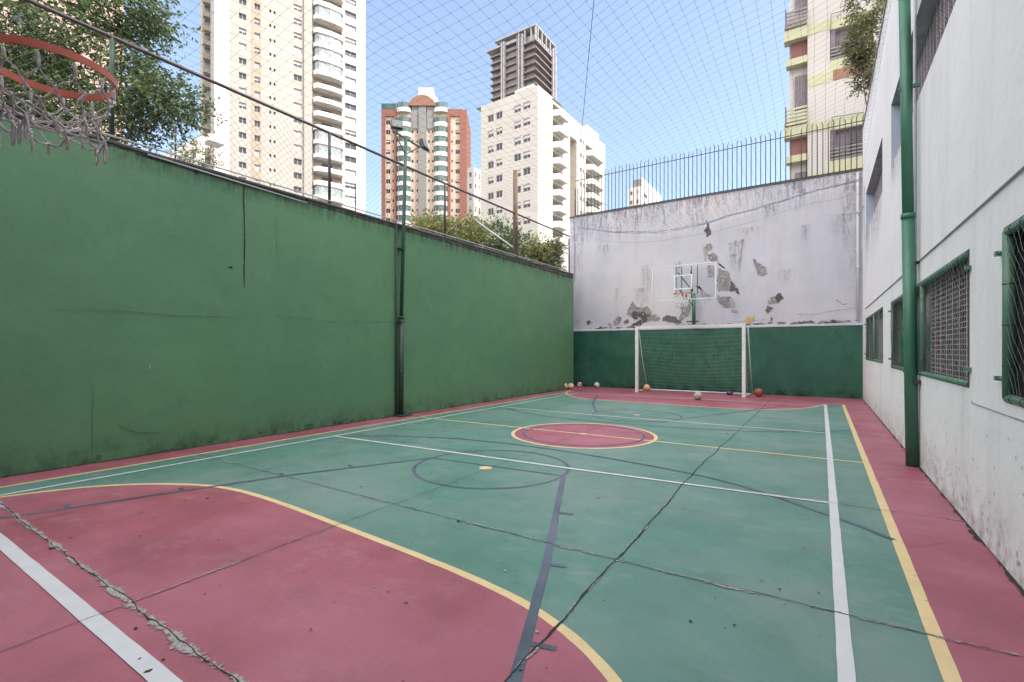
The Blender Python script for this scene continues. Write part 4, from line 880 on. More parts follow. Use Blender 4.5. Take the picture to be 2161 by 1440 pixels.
# ================================================================ trees and shrubs
def leaves(blobs, n, size, seed, name, m, parent, drop=.0):
    """blobs: (center, radii, weight). small folded leaf quads in sprays spread through each blob"""
    random.seed(seed); g = MB(); tot = sum(b[2] for b in blobs)
    for c, rr, wgt in blobs:
        k = int(n*wgt/tot/9)
        for _ in range(k):
            while True:
                d = Vector((random.uniform(-1, 1), random.uniform(-1, 1), random.uniform(-1, 1)))
                if d.length < 1: break
            d = d*(.55+.45*random.random()) if d.length > .4 else d*1.6
            p = Vector(c)+Vector((d.x*rr[0], d.y*rr[1], d.z*rr[2]))
            if fbm(p.x*1.1, p.y*1.1, p.z*1.1+seed) < -.18: continue
            ax = (d+Vector((random.uniform(-.5, .5), random.uniform(-.5, .5), random.uniform(-.6, .3)))).normalized(); L = size*random.uniform(2.5, 5)
            for q in range(9):
                b = p+ax*L*(q/9); s = size*random.uniform(.6, 1.25); u = (ax*.6+Vector((random.uniform(-1, 1), random.uniform(-1, 1), random.uniform(-.8, .5)))).normalized()
                v = u.cross(Vector((random.uniform(-1, 1), random.uniform(-1, 1), random.uniform(-1, 1)))); v.normalize(); wv = v*s*.23
                mid = b+u*s*.45
                g.quad(b, mid+wv, b+u*s, mid-wv)
    return part_of(parent, g.build(name, m))
def trunk(parent, base, tops, r0):
    for k, tp in enumerate(tops):
        g = MB(); a = Vector(base); b = Vector(tp); m1 = a.lerp(b, .4)+Vector((random.uniform(-.15, .15), random.uniform(-.15, .15), .1)); s = 1 if k == 0 else .6
        P = bez([a, m1, b], 6); g.tube(P, [r0*s*(1-.8*i/(len(P)-1)) for i in range(len(P))], 7); part_of(parent, g.build('trunk' if k == 0 else 'limb', 'bark'))
def tree(label, base, blobs, n, size, seed, m='leaf', r0=.12, cat='tree', name='leafy_tree', group=None):
    t = empty(name, base, label, cat, group); random.seed(seed); trunk(t, base, [tuple(Vector(b[0])-Vector((0, 0, b[1][2]*.3))) for b in blobs[:4]], r0); leaves(blobs, n, size, seed, 'crown', m, t); return t
def tr(u, v, D): return tuple(at_d(u, v, D))
tree('big dark leafy tree behind the green wall above the near hoop', (-10.2, 2.2, 0),
     [(tr(70, 40, 8.6), (1.7, 1.4, 1.1), 2.2), (tr(-60, 160, 8.4), (1.2, 1.2, 1.2), 1.0), (tr(220, 120, 8.8), (1.0, 1.0, .9), 1.2), (tr(300, 180, 8.8), (.75, .8, .65), 1.0), (tr(350, 215, 8.8), (.62, .7, .4), .7), (tr(170, 230, 8.8), (1.1, 1.0, .7), 1.1),
      (tr(250, 20, 8.8), (1.0, .9, .5), .9), (tr(250, 270, 8.8), (.6, .7, .35), .5), (tr(60, 190, 8.6), (1.0, .9, .6), .6), (tr(330, 40, 8.8), (.45, .5, .3), .25), (tr(0, 60, 8.6), (1.2, 1.1, 1.3), 1.6)], 52000, .085, 5, r0=.16)
tree('yellow green shrub behind the green wall below the white tower', (-9.6, 4.0, 0), [(tr(375, 322, 10.5), (.5, .5, .35), 1), (tr(420, 330, 10.5), (.35, .4, .25), .6)], 2600, .07, 8, 'leaf_light', .05, 'shrub', 'shrub')
B = [(905, 480, 15, 'low light green shrub beside the floodlight pole', 'leaf_light', .75, .45), (960, 492, 16, 'bushy light green tree under the red brick tower', 'leaf_light', .95, .65), (1030, 500, 17, 'dense green tree left of the brown wooden post', 'leaf', 1.15, .8), (1075, 518, 16.6, 'dark small shrub at the foot of the brown wooden post', 'leaf', .7, .5),
     (1128, 508, 18.2, 'light green tree right of the brown wooden post', 'leaf_light', .85, .6), (1160, 533, 18.4, 'dark green shrub beside the end wall corner', 'leaf', .6, .55)]
for k, (u, v, D, lab, m, r, rz) in enumerate(B):
    c = at_d(u, v+8, D); tree(lab, (c.x, c.y, 0), [(tuple(c), (r, r, rz*.8), 1.2), (tuple(c+Vector((.5*r, .2, .25*rz))), (r*.6, r*.6, rz*.7), .6), (tuple(c+Vector((-.55*r, 0, .05))), (r*.6, r*.6, rz*.6), .6), (tuple(c+Vector((0, 0, -rz*1.1))), (r, r, rz), 1)], 9000, .10, 20+k, m, .07, group='trees behind the green wall')
c = at_d(1828, 20, 19.5)
tree('tall green tree hanging over the far end of the white building', (2.6, 19.6, 0), [(tuple(at_d(1835, 0, 19.5)), (.85, .8, 1.5), 2), (tuple(at_d(1812, 100, 19.5)), (.42, .5, .9), 1), (tuple(at_d(1840, 130, 19.5)), (.6, .6, .9), 1), (tuple(at_d(1822, 170, 19.5)), (.3, .4, .45), .4), (tuple(at_d(1840, -120, 19.5)), (1.0, .9, 1.2), 1), (tuple(at_d(1890, -40, 19.8)), (.9, .8, 1.2), .8)], 22000, .11, 40, 'leaf_dry', .10)
g = MB(); a = at_d(1000, 463, 15.5); b = at_d(1086, 525, 15.5); g.tube([a, b], .025, 8); tag(g.build('metal_pipe', 'conduit'), 'pale slanting pipe among the trees behind the green wall', 'pipe')

# ================================================================ city buildings
class Fac:      # vertical plane with its own s axis
    def __init__(s, u, D, az, u0=None):
        p = at_d(u, HY, D); s.d = Vector((math.cos(az), math.sin(az), 0)); s.n = s.d.cross(Vector((0, 0, 1))); s.O = Vector((p.x, p.y, 0)); s.az = az
        if u0 is not None: s.O = s.O+s.d*s.S(u0)
    def S(s, u):
        r = ray(u, HY); den = r.x*s.n.x+r.y*s.n.y; t = (s.O.x*s.n.x+s.O.y*s.n.y)/den; P = Vector((r.x*t, r.y*t, 0)); return (P-s.O).dot(s.d)
    def Z(s, u, v): q = s.O+s.d*s.S(u); D = q.dot(Fv); return CAM_H+(HY-v)/F_PX*D
    def P(s, a, z, out=0): return s.O+s.d*a+s.n*out+Vector((0, 0, z))
    def fr(s): return lambda x, y, z: s.O+s.d*x+s.n*(-y)+Vector((0, 0, z))      # local x along, y inward
WM = {}
def win_mesh(w_, h_, kind):
    key = (round(w_, 2), round(h_, 2), kind)
    if key in WM: return WM[key]
    g = MB(); fr = {'dark': 0, 'blind': 1, 'half': 0}[kind]; t = min(.07, w_*.07)
    if kind == 'half': g.quad((t, 0, t), (w_-t, 0, t), (w_-t, 0, h_*.55), (t, 0, h_*.55), 0); g.quad((t, 0, h_*.55), (w_-t, 0, h_*.55), (w_-t, 0, h_-t), (t, 0, h_-t), 1)
    else: g.quad((t, 0, t), (w_-t, 0, t), (w_-t, 0, h_-t), (t, 0, h_-t), fr)
    for (a, b, c_, d) in ((0, w_, 0, t), (0, w_, h_-t, h_), (0, t, t, h_-t), (w_-t, w_, t, h_-t), (w_/2-t/2, w_/2+t/2, t, h_-t)): g.box(a, b, -.04, .02, c_, d, 2)
    o = g.build('window', ['glass', 'b_shutter', 'b_frame']); WM[key] = o; o['_first'] = 1; return o
def put_windows(F, root, ops, rev, kinds=('dark', 'dark', 'half', 'blind'), lim=None):
    ops = sorted(ops, key=lambda o: abs(o[2]-30)); rest = None
    for i, (a, b, z0, z1) in enumerate(ops):
        src = win_mesh(b-a, z1-z0, random.choice(kinds)); L = F.P(a, z0, -rev)-root.location
        if src.get('_first'): o = src; del o['_first']; o.parent = root; o.location = L; o.rotation_euler = (0, 0, F.az)
        else: o = dup(src, root, L, F.az)
def rest_windows(F, root, ops, rev):
    g = MB()
    for a, b, z0, z1 in ops: g.quad(F.P(a, z0, -rev), F.P(b, z0, -rev), F.P(b, z1, -rev), F.P(a, z1, -rev))
    if ops: o = part_of(root, g.build('window', 'glass')); o['kind'] = 'stuff'
def shell(g, F, W, D, H, mi=0, front=False):     # sides, back, roof of a block behind facade F
    P = lambda a, y, z: F.P(a, z, -y)
    if front: g.quad(P(0, 0, 0), P(W, 0, 0), P(W, 0, H), P(0, 0, H), mi)
    g.quad(P(W, 0, 0), P(W, D, 0), P(W, D, H), P(W, 0, H), mi); g.quad(P(0, D, 0), P(0, 0, 0), P(0, 0, H), P(0, D, H), mi); g.quad(P(W, D, 0), P(0, D, 0), P(0, D, H), P(W, D, H), mi); g.quad(P(0, 0, H), P(W, 0, H), P(W, D, H), P(0, D, H), mi)
def split_ops(ops, nmax, vlim):
    return ops[:nmax], ops[nmax:]

# --- tall cream tower (left)
F1 = Fac(600, 99, math.radians(68.3), 452); T1 = empty('apartment_tower', tuple(F1.O), 'very tall cream and white apartment tower with stacked balconies', 'building'); random.seed(3)
W1 = F1.S(771); H1 = 98; fh_ = 2.94; zb = F1.Z(574, 1084/3)     # height of a small-window row
rows = [zb+fh_*k for k in range(-11, 22)]; vis = [z for z in rows if z > 33]
def col(ua, ub, dz, h_, zs=vis): a, b = F1.S(ua), F1.S(ub); return [(a, b, z+dz, z+dz+h_) for z in zs]
c1 = col(504, 520, -.5, 1.15); c2 = col(537, 549, -.5, 1.2); c3 = col(568.5, 572.5, -.1, .6)+col(577.5, 581.5, -.1, .6); c4 = col(620, 637, -.55, 1.25); c5 = col(728, 752, -.5, 1.3); bal = col(662, 721, -1.1, 2.3)
allops = c1+c2+c3+c4+c5+bal; g = MB(); facade(g, F1.O, F1.d, W1, H1, allops, .35, 0, 0, 0); shell(g, F1, W1, 16, H1)
part_of(T1, g.build('wall', 'b_cream'))
key = lambda o: o[2]; sel = sorted([o for o in c1+c2+c4+c5 if o[2] < 86], key=key)[:84]; put_windows(F1, T1, sel, .33)
rest_windows(F1, T1, [o for o in c1+c2+c4+c5+c3 if o not in sel], .33)
def fbox(root, F, ua, ub, z0, z1, outp, m, name, depth=0.0, sa=None, sb=None):
    g = MB(); a = F.S(ua) if sa is None else sa; b = F.S(ub) if sb is None else sb; g.box(a, b, -outp, depth, z0, z1, 0, F.fr()); return part_of(root, g.build(name, m))
fbox(T1, F1, 452, 483, 0, H1, .8, 'b_white', 'pier'); fbox(T1, F1, 641, 658, 0, H1, .5, 'b_cream', 'pier')
o0 = F1.S(722); g = MB(); facade(g, F1.O+F1.d*o0+F1.n*.04, F1.d, W1-o0, H1, [(a-o0, b-o0, c_, d) for a, b, c_, d in c5], .05, 0); part_of(T1, g.build('white_panel', 'b_white'))
a = F1.S(530); b = F1.S(551); g = MB(); facade(g, F1.O+F1.d*a+F1.n*.04, F1.d, b-a, H1, [(p-a, q-a, c_, d) for p, q, c_, d in c2], .05, 0); part_of(T1, g.build('brown_panel', 'b_cream_dark'))
a, b = F1.S(660), F1.S(722); w_ = b-a
def balcony_mesh(kind):
    g = MB(); pl = [(0, .0), (0, 1.0), (w_*.10, 1.7), (w_*.5, 1.95), (w_*.92, 1.7), (w_, 1.0), (w_, 0)]
    for z0, z1 in ((-.2, 0),): g.poly([(x, -y, z0) for x, y in pl]); g.poly([(x, -y, z1) for x, y in pl][::-1])
    for (x0, y0), (x1, y1) in zip(pl[:-1], pl[1:]):
        g.quad((x0, -y0, -.2), (x1, -y1, -.2), (x1, -y1, .62 if kind else .8), (x0, -y0, .62 if kind else .8), 0); s = .93; X0, X1 = w_/2+(x0-w_/2)*s, w_/2+(x1-w_/2)*s
        g.quad((X0, -y0*s, 0), (X1, -y1*s, 0), (X1, -y1*s, .62 if kind else .8), (X0, -y0*s, .62 if kind else .8), 0)
        if kind: g.quad((X0, -y0*s, .62), (X1, -y1*s, .62), (X1, -y1*s, 2.6), (X0, -y0*s, 2.6), 1); g.tube([(X0, -y0*s, .62), (X0, -y0*s, 2.6)], .04, 4, 2); g.quad((x0, -y0, 2.55), (x1, -y1, 2.55), (x1, -y1, 2.68), (x0, -y0, 2.68), 2)
    return g
BMs = [balcony_mesh(k).build('balcony', ['b_white', 'b_glassgray', 'b_louver'], T1) for k in (0, 1)]
first = [True, True]; random.seed(21)
for z in [q for q in vis if q < 88]:
    k = 1 if random.random() < .5 else 0; L = F1.P(a, z-1.3)-T1.location
    o = BMs[k] if first[k] else dup(BMs[k], T1); first[k] = False; o.location = L; o.rotation_euler = (0, 0, F1.az)
g = MB()
for o in bal: g.quad(F1.P(o[0], o[2], -.34), F1.P(o[1], o[2], -.34), F1.P(o[1], o[3], -.34), F1.P(o[0], o[3], -.34))
part_of(T1, g.build('balcony_back_wall', 'b_cream_dark'))
g = MB()
for o in bal: m_ = (o[0]+o[1])/2; g.quad(F1.P(m_-1.2, o[2], -.30), F1.P(m_+1.0, o[2], -.30), F1.P(m_+1.0, o[3]-.3, -.30), F1.P(m_-1.2, o[3]-.3, -.30))
part_of(T1, g.build('balcony_door', 'glass'))
for k_, z in enumerate([q for q in vis if q < 86]):
    g = MB(); g.box(W1, W1+.9, 3, 6, z-1.0, z-.2, 0, F1.fr()); part_of(T1, g.build('side_balcony', 'b_white'))
# lower left wing with round balconies
Fw = Fac(440, 101, math.radians(68.3), 427); Ww = Fw.S(453); g = MB(); opw = [(.4, Ww-.5, z-.9, z+.9) for z in vis]; facade(g, Fw.O, Fw.d, Ww, H1-2, opw, .5, 0); shell(g, Fw, Ww, 12, H1-2); part_of(T1, g.build('wing', 'b_cream'))
g = MB()
for o in opw: g.quad(Fw.P(o[0], o[2], -.45), Fw.P(o[1], o[2], -.45), Fw.P(o[1], o[3], -.45), Fw.P(o[0], o[3], -.45))
part_of(T1, g.build('wing_glazing', 'b_glassgray'))
for z in [q for q in vis if q < 86]: g = MB(); g.box(.1, Ww-.2, -.7, 0, z-1.9, z-.95, 0, Fw.fr()); part_of(T1, g.build('balcony', 'b_cream_dark'))

# --- white block with two faces
aX = math.radians(87.4); aY = math.radians(-2.6)
FR3 = Fac(1135, 83, aX, 1135); FL3 = Fac(1135, 83, aY); W3 = -FL3.S(1015); FL3.O = FL3.O+FL3.d*FL3.S(1015)
T3 = empty('apartment_building', tuple(FL3.O), 'white twelve storey apartment block with a sunlit balcony side', 'building'); random.seed(5)
H3 = FR3.Z(1135, 180); W3r = FR3.S(1276); fl = 2.9; zt = FL3.Z(1100, 545/2.4*1.0)-.6
r3 = [zt-fl*k for k in range(0, 9)]
opl = [(FL3.S(ua), FL3.S(ub), z, z+1.25) for z in r3 for ua, ub in ((1029.5, 1041.5), (1047, 1060), (1085, 1099), (1104, 1119))]
def colr(ua, ub, dz, h_, n=10): a, b = FR3.S(ua), FR3.S(ub); return [(a, b, H3-3.4-fl*k+dz, H3-3.4-fl*k+dz+h_) for k in range(n)]
ob1 = colr(1166, 1188, .2, 2.2); ob2 = [o for o in colr(1236, 1266, -2.6, 2.2)]; osm = colr(1194, 1199, .8, .9)+colr(1224, 1228, -1.0, .9)+colr(1230.5, 1233, -1.0, .9)
g = MB(); facade(g, FL3.O, FL3.d, W3, H3, opl, .2, 0); s1 = FR3.S(1203); s2 = FR3.S(1217); s0 = FR3.S(1172)
def sect(ua, ub, H_, out=0.0, m=0):
    a = ua if isinstance(ua, float) and ua < 900 and ua == 0. else FR3.S(ua); b = FR3.S(ub); ops_ = [(max(p, a+.01)-a, q-a, c_, d) for p, q, c_, d in ob1+ob2+osm if p >= a-.01 and q <= b+.01 and d < H_]
    facade(g, FR3.O+FR3.d*a+FR3.n*out, FR3.d, b-a, H_, ops_, 1.0 if m == 0 else .1, 0, m); P = lambda s_, z, dp=0: FR3.P(s_, z, -dp)
    g.quad(P(a, H_), P(b, H_), P(b, H_, 14), P(a, H_, 14), m); g.quad(P(b, 0), P(b, 0, 14), P(b, H_, 14), P(b, H_), m); 
    if a > .02: g.quad(P(a, 0, 14), P(a, 0), P(a, H_), P(a, H_, 14), m)
sect(1135, 1165, H3)
sect(1165, 1203, H3-.5); sect(1217, 1277, H3-.7)
g.box(s1, s2, 0, 2.2, H3-4.6, H3-.6, 0, FR3.fr()); g.box(FR3.S(1243), FR3.S(1268), .5, 6, H3-.7, H3+.9, 0, FR3.fr())
g.quad(FL3.P(0, H3), FL3.P(W3, H3), FL3.P(W3, H3, -9), FL3.P(0, H3, -9)); g.quad(FL3.P(0, 0, -9), FL3.P(0, 0), FL3.P(0, H3), FL3.P(0, H3, -9))
a, b = s1, s2; g.quad(FR3.P(a, 0, -2), FR3.P(b, 0, -2), FR3.P(b, H3-1.6, -2), FR3.P(a, H3-1.6, -2), 1); g.quad(FR3.P(a, H3-1.6, -2), FR3.P(b, H3-1.6, -2), FR3.P(b, H3-1.6, -14), FR3.P(a, H3-1.6, -14), 1)
part_of(T3, g.build('wall', ['b_tile', 'b_ochre']))
g = MB(); facade(g, FR3.O+FR3.n*.03, FR3.d, FR3.S(1165), H3, [], .1); part_of(T3, g.build('white_panel', 'b_white'))
put_windows(FL3, T3, opl, .18, ('dark', 'half', 'dark', 'half'))
put_windows(FR3, T3, [o for o in osm if o[3] < H3-.7][:28], .12, ('dark',))
wb = FR3.S(1188)-FR3.S(1166)
def bal3(w_, name='balcony'):
    g = MB(); pl = [(0, 0), (w_*.12, 1.3), (w_*.88, 1.3), (w_, 0)]
    g.poly([(x, -y, -.15) for x, y in pl]); g.poly([(x, -y, 0) for x, y in pl][::-1])
    for (x0, y0), (x1, y1) in zip(pl[:-1], pl[1:]):
        g.quad((x0, -y0, -.15), (x1, -y1, -.15), (x1, -y1, .95), (x0, -y0, .95)); X0, X1 = w_/2+(x0-w_/2)*.95, w_/2+(x1-w_/2)*.95; g.quad((X0, -y0*.93, 0), (X1, -y1*.93, 0), (X1, -y1*.93, .95), (X0, -y0*.93, .95))
    g.quad((.05, .95, 0), (w_-.05, .95, 0), (w_-.05, .95, 2.15), (.05, .95, 2.15), 1); return g.build(name, ['b_white', 'b_cream_dark'], T3)
for ops_, ww in ((ob1, wb), (ob2, FR3.S(1266)-FR3.S(1236))):
    src = bal3(ww); f_ = True
    for o in ops_:
        if o[3] > (H3-.5 if ops_ is ob1 else H3-.7): continue
        L = FR3.P(o[0], o[2])-T3.location; c_ = src if f_ else dup(src, T3); f_ = False; c_.location = L; c_.rotation_euler = (0, 0, FR3.az)
fbox(T3, FR3, 1145, 1160, H3+.01, H3+1.6, -2, 'b_white', 'roof_box', 6)

# --- slender dark tower behind
F4R = Fac(1131, 191, PI/2, 1131); F4L = Fac(1131, 191, 0); W4 = -F4L.S(1034); F4L.O = F4L.O+F4L.d*F4L.S(1034); W4r = F4R.S(1174)
T4 = empty('glass_tower', tuple(F4L.O), 'tall brown glass tower with thin projecting floors behind the white block', 'building'); H4 = F4R.Z(1131, 84)
g = MB(); g.box(.6, W4-1.2, 1.2, W4r-1, 0, H4, 0, F4L.fr()); part_of(T4, g.build('glazing', 'b_brown')); z = H4; k = 0; src = None
while z > 75:
    if src is None:
        g = MB(); g.box(0, W4*.24, 0, W4r, 0, .42, 0); g.box(W4*.60, W4, 0, W4r, 0, .42, 0); g.box(W4*.24, W4*.60, .5, W4r, 0, .35, 0); g.box(W4*.24, W4*.60, .55, .62, .35, 1.3, 1); g.box(W4*.02, W4*.98, 1.0, 1.06, .42, 1.2, 2); g.box(W4-1.06, W4-1.0, 1.06, W4r*.9, .42, 1.2, 2)
        src = g.build('floor_slab', ['b_slab', 'b_louver', 'b_brown'], T4); o = src
    else: o = dup(src, T4)
    o.location = Vector((0, 0, z)); z -= 2.93; k += 1
for (a, b, m_) in ((.255, .285, 'b_fin'), (.285, .31, 'b_louver'), (.31, .335, 'b_fin'), (.60, .625, 'b_louver'), (.63, .66, 'b_fin'), (.668, .69, 'b_louver'), (.70, .735, 'b_fin')):
    g = MB(); g.box(W4*a, W4*b, -.35, 1.0, 0, H4+4.5, 0, F4L.fr()); part_of(T4, g.build('fin', m_))
for (a, b, m_) in ((.80, .84, 'b_fin'), (.85, .93, 'b_louver'), (.93, .97, 'b_fin')):
    g = MB(); g.box(W4-.5, W4+.35, W4r*a, W4r*b, 0, H4+4, 0, F4L.fr()); part_of(T4, g.build('fin', m_))
g = MB(); f_ = F4L.fr()
g.box(W4*.1, W4, 0, W4r, H4+6.0, H4+6.5, 0, f_)
for x in (.62, .75, .88, .97): g.box(W4*x, W4*x+.5, .2, .8, H4, H4+6.0, 0, f_)
for y in (.1, .3, .5, .7, .93): g.box(W4-.7, W4-.1, W4r*y, W4r*y+.5, H4, H4+6.0, 0, f_)
g.box(W4*.62, W4-1.5, 2, W4r*.8, H4, H4+4.0, 0, f_); g.box(-1.8, W4*.3, -.2, W4r*.5, H4+3.0, H4+3.6, 0, f_); g.box(W4*.24, W4*.62, .4, 3, H4+3, H4+4.2, 0, f_)
part_of(T4, g.build('crown_frame', 'b_fin'))

# --- red brick tower with green glass bays
F2 = Fac(895, 142, YAW, 805.5); W2 = F2.S(984); T2 = empty('brick_tower', tuple(F2.O), 'red brick and cream apartment tower with green glass rounded balconies', 'building'); random.seed(9)
U = lambda x: F2.S(780+x/2.4); ZZ = lambda y: F2.Z(895, y/2.4); H2 = ZZ(570); fl2 = (ZZ(620)-ZZ(1068))/9
r2 = [ZZ(620)-.7-fl2*k for k in range(0, 12)]
ops2 = [(U(a), U(b), z, z+h_) for z in r2 for a, b, h_ in ((82, 105, 1.3), (434, 457, 1.3))]; sm2 = [(U(a), U(b), z+.4, z+1.2) for z in r2[1:] for a, b in ((116, 123), (212, 222), (238, 245), (296, 304), (316, 322), (414, 421))]
g = MB(); facade(g, F2.O, F2.d, W2, H2, ops2+sm2, .2, 0); shell(g, F2, W2, 14, H2); part_of(T2, g.build('wall', 'b_beige'))
put_windows(F2, T2, ops2, .18, ('dark', 'dark', 'half')); rest_windows(F2, T2, sm2, .15)
for a, b, o_ in ((62, 81, .5), (125, 137, .5), (395, 410, .5), (458, 492, .5)):
    g = MB(); g.box(U(a), U(b), -o_, 0 if b < 480 else 14.2, 0, H2+.6, 0, F2.fr()); part_of(T2, g.build('brick_pier', 'b_red'))
g = MB(); g.box(U(62), U(137), -.45, 2, H2-1.3, H2+.8, 0, F2.fr()); g.box(U(395), U(470), -.45, 2, H2-1.3, H2+.8, 0, F2.fr()); part_of(T2, g.build('brick_band', 'b_red'))
g = MB(); g.box(U(62), U(137), -.5, -.42, H2+.8, H2+2.4, 0, F2.fr()); part_of(T2, g.build('roof_railing', 'b_glassgreen'))
fbox(T2, F2, 0, 0, 0, H2+3.5, .6, 'b_gray', 'grey_shaft', sa=U(250), sb=U(288)); fbox(T2, F2, 0, 0, H2-5, H2+2.2, .35, 'b_gray', 'grey_shaft', sa=U(216), sb=U(246)); fbox(T2, F2, 0, 0, H2-5, H2+2.2, .35, 'b_gray', 'grey_shaft', sa=U(292), sb=U(325))
g = MB(); arc_ = [(U(200)+(U(336)-U(200))*i/14, H2+2.2+2.6*math.sin(PI*i/14)**.7) for i in range(15)]; f_ = F2.fr(); pf = [f_(x, -.9, z) for x, z in arc_]; pb = [f_(x, 6, z) for x, z in arc_]
g.poly([f_(U(200), -.9, H2+1.6)]+pf+[f_(U(336), -.9, H2+1.6)][::1])
for i in range(14): g.quad(pf[i], pf[i+1], pb[i+1], pb[i])
part_of(T2, g.build('arched_roof', 'b_orange'))
g = MB(); g.box(U(238), U(312), 3, 9, H2, H2+9.0, 0, F2.fr()); g.box(U(312), U(334), 3, 9, H2, H2+6, 0, F2.fr()); part_of(T2, g.build('roof_tank', 'b_white'))
def bay(w_):
    g = MB(); n = 10; R_ = w_/2
    for i in range(n):
        a0, a1 = PI*i/n, PI*(i+1)/n; q = lambda a_, z, s=1: (R_-R_*s*math.cos(a_), -R_*.62*s*math.sin(a_), z)
        g.quad(q(a0, 0, 1.04), q(a1, 0, 1.04), q(a1, 1.25, 1.04), q(a0, 1.25, 1.04), 0); g.quad(q(a0, 1.25), q(a1, 1.25), q(a1, 2.75), q(a0, 2.75), 1); g.quad(q(a0, 1.25, 1.04), q(a1, 1.25, 1.04), q(a1, 1.25), q(a0, 1.25), 0)
        if i % 2 == 0: g.tube([q(a0, 1.25, 1.01), q(a0, 2.75, 1.01)], .06, 4, 2)
    g.poly([(R_-R_*1.04*math.cos(PI*i/n), -R_*.645*math.sin(PI*i/n), 0) for i in range(n+1)], 0); return g.build('bay_balcony', ['b_white', 'b_glassgreen', 'b_louver'], T2)
for a, b in ((139, 208), (326, 395)):
    src = bay(U(b)-U(a)); f1 = True
    for z in [H2-.2]+[q-.9 for q in r2]:
        o = src if f1 else dup(src, T2); f1 = False; o.location = F2.P(U(a), z)-T2.location; o.rotation_euler = (0, 0, F2.az)

# --- small buildings
def simple(name, label, ua, uc, ub, vtop, D, m, fl, cols, hsm=1.2, extra=None, az=0.0):
    """block with a left face (u ua..uc) and right face (uc..ub), corner at distance D"""
    FRr = Fac(uc, D, PI/2+az, uc); FLl = Fac(uc, D, az); Wl = -FLl.S(ua) if ua < uc else 0; FLl.O = FLl.O+FLl.d*FLl.S(ua); Wr = FRr.S(ub); H = FRr.Z(uc, vtop)
    T = empty(name, tuple(FLl.O), label, 'building'); n = int(min(H-3, 12*fl)/fl); a = []; b = []
    for k in range(n):
        z = H-2.4-fl*k
        for q in range(cols[0]): s = Wl*(q+.3)/cols[0]; a.append((s, s+Wl*.35/cols[0], z, z+hsm))
        for q in range(cols[1]): s = Wr*(q+.3)/cols[1]; b.append((s, s+Wr*.35/cols[1], z, z+hsm))
    g = MB(); facade(g, FLl.O, FLl.d, Wl, H, a, .2); facade(g, FRr.O, FRr.d, Wr, H, b, .2)
    g.quad(FLl.P(0, H), FLl.P(Wl, H), FLl.P(Wl, H, -Wr), FLl.P(0, H, -Wr)); g.quad(FLl.P(0, 0, -Wr), FLl.P(0, 0), FLl.P(0, H), FLl.P(0, H, -Wr)); g.quad(FLl.P(Wl, 0, -Wr), FLl.P(0, 0, -Wr), FLl.P(0, H, -Wr), FLl.P(Wl, H, -Wr))
    part_of(T, g.build('wall', m)); put_windows(FLl, T, a[:48], .18); put_windows(FRr, T, b[:48], .18)
    return T, FLl, FRr, Wl, Wr, H
T, A_, B_, wl_, wr_, hh = simple('apartment_building', 'small distant white tower seen behind the spiked fence', 1326, 1352, 1410, 393, 150, 'b_white', 2.9, (2, 3))
g = MB(); g.box(wl_*.9, wl_+.1-.2, 2, wr_*.72, hh, hh+3.4, 0, A_.fr()); g.box(wl_*.2, wl_*.9-.01, 2, wr_*.72, hh, hh+3.0, 1, A_.fr()); part_of(T, g.build('roof_box', ['b_white', 'b_slab']))
T, A_, B_, wl_, wr_, hh = simple('apartment_building', 'narrow pale block between the red brick tower and the white block', 986, 1000, 1024, 352, 120, 'b_pinkwhite', 2.9, (1, 3))
T, A_, B_, wl_, wr_, hh = simple('low_building', 'low white building at the left foot of the very tall tower', 340, 424, 432, 288, 60, 'b_white', 2.9, (3, 1))
g = MB(); g.box(wl_*.35, wl_*.72, 1, 2.5, hh, hh+1.0, 0, A_.fr()); g.box(wl_*.8, wl_-.1, 1, 3, hh, hh+.8, 0, A_.fr()); part_of(T, g.build('parapet', 'b_white'))
Fp = Fac(120, 32, math.radians(75), -420); Wp = Fp.S(262); random.seed(31); opp = [(s, s+1.3, z, z+1.3) for s in [1.5+3.1*k for k in range(int((Wp-2)/3.1))] for z in [5+2.9*k for k in range(7)]]
Tp = empty('apartment_building', tuple(Fp.O), 'pinkish apartment building glimpsed through the big tree', 'building'); g = MB(); facade(g, Fp.O, Fp.d, Wp, 27, opp, .2); shell(g, Fp, Wp, 10, 27); part_of(Tp, g.build('wall', 'b_pink')); put_windows(Fp, Tp, opp[:90], .18, ('dark', 'half', 'blind'))

# --- near apartment block on the right with yellow bands
F7 = Fac(1660, 29, 0.0, 1655); T7 = empty('apartment_building', tuple(F7.O), 'white apartment building with yellow bands and maroon panels behind the end wall', 'building'); Y7 = F7.O.y
q7 = lambda x, y: (1600+x/2.88, y/2.88)
def r7(x0, y0, x1, y1):   # rectangle from zoomed photo measurements at its own left edge and its right edge
    a = F7.S(q7(x0, 0)[0]); b = F7.S(q7(x1, 0)[0]); um = q7((x0+x1)/2, 0)[0]; return a, b, F7.Z(um, y1/2.88), F7.Z(um, y0/2.88)
W7 = 16.0; sL = F7.S(q7(300, 0)[0]); H7 = 26
per = F7.Z(q7(230, 0)[0], 200/2.88)-F7.Z(q7(230, 0)[0], 790/2.88)     # two storeys
zA = F7.Z(q7(230, 0)[0], 985/2.88)      # top of lowest thin band
colops = []; F7b = lambda z: z
wa, wb_ = F7.S(q7(437, 0)[0]), F7.S(q7(700, 0)[0])
zw0, zw1 = F7.Z(q7(540, 0)[0], 960/2.88), F7.Z(q7(540, 0)[0], 775/2.88)
colops = [(wa, wb_, zw0+per*k, zw1+per*k) for k in range(0, 3)]
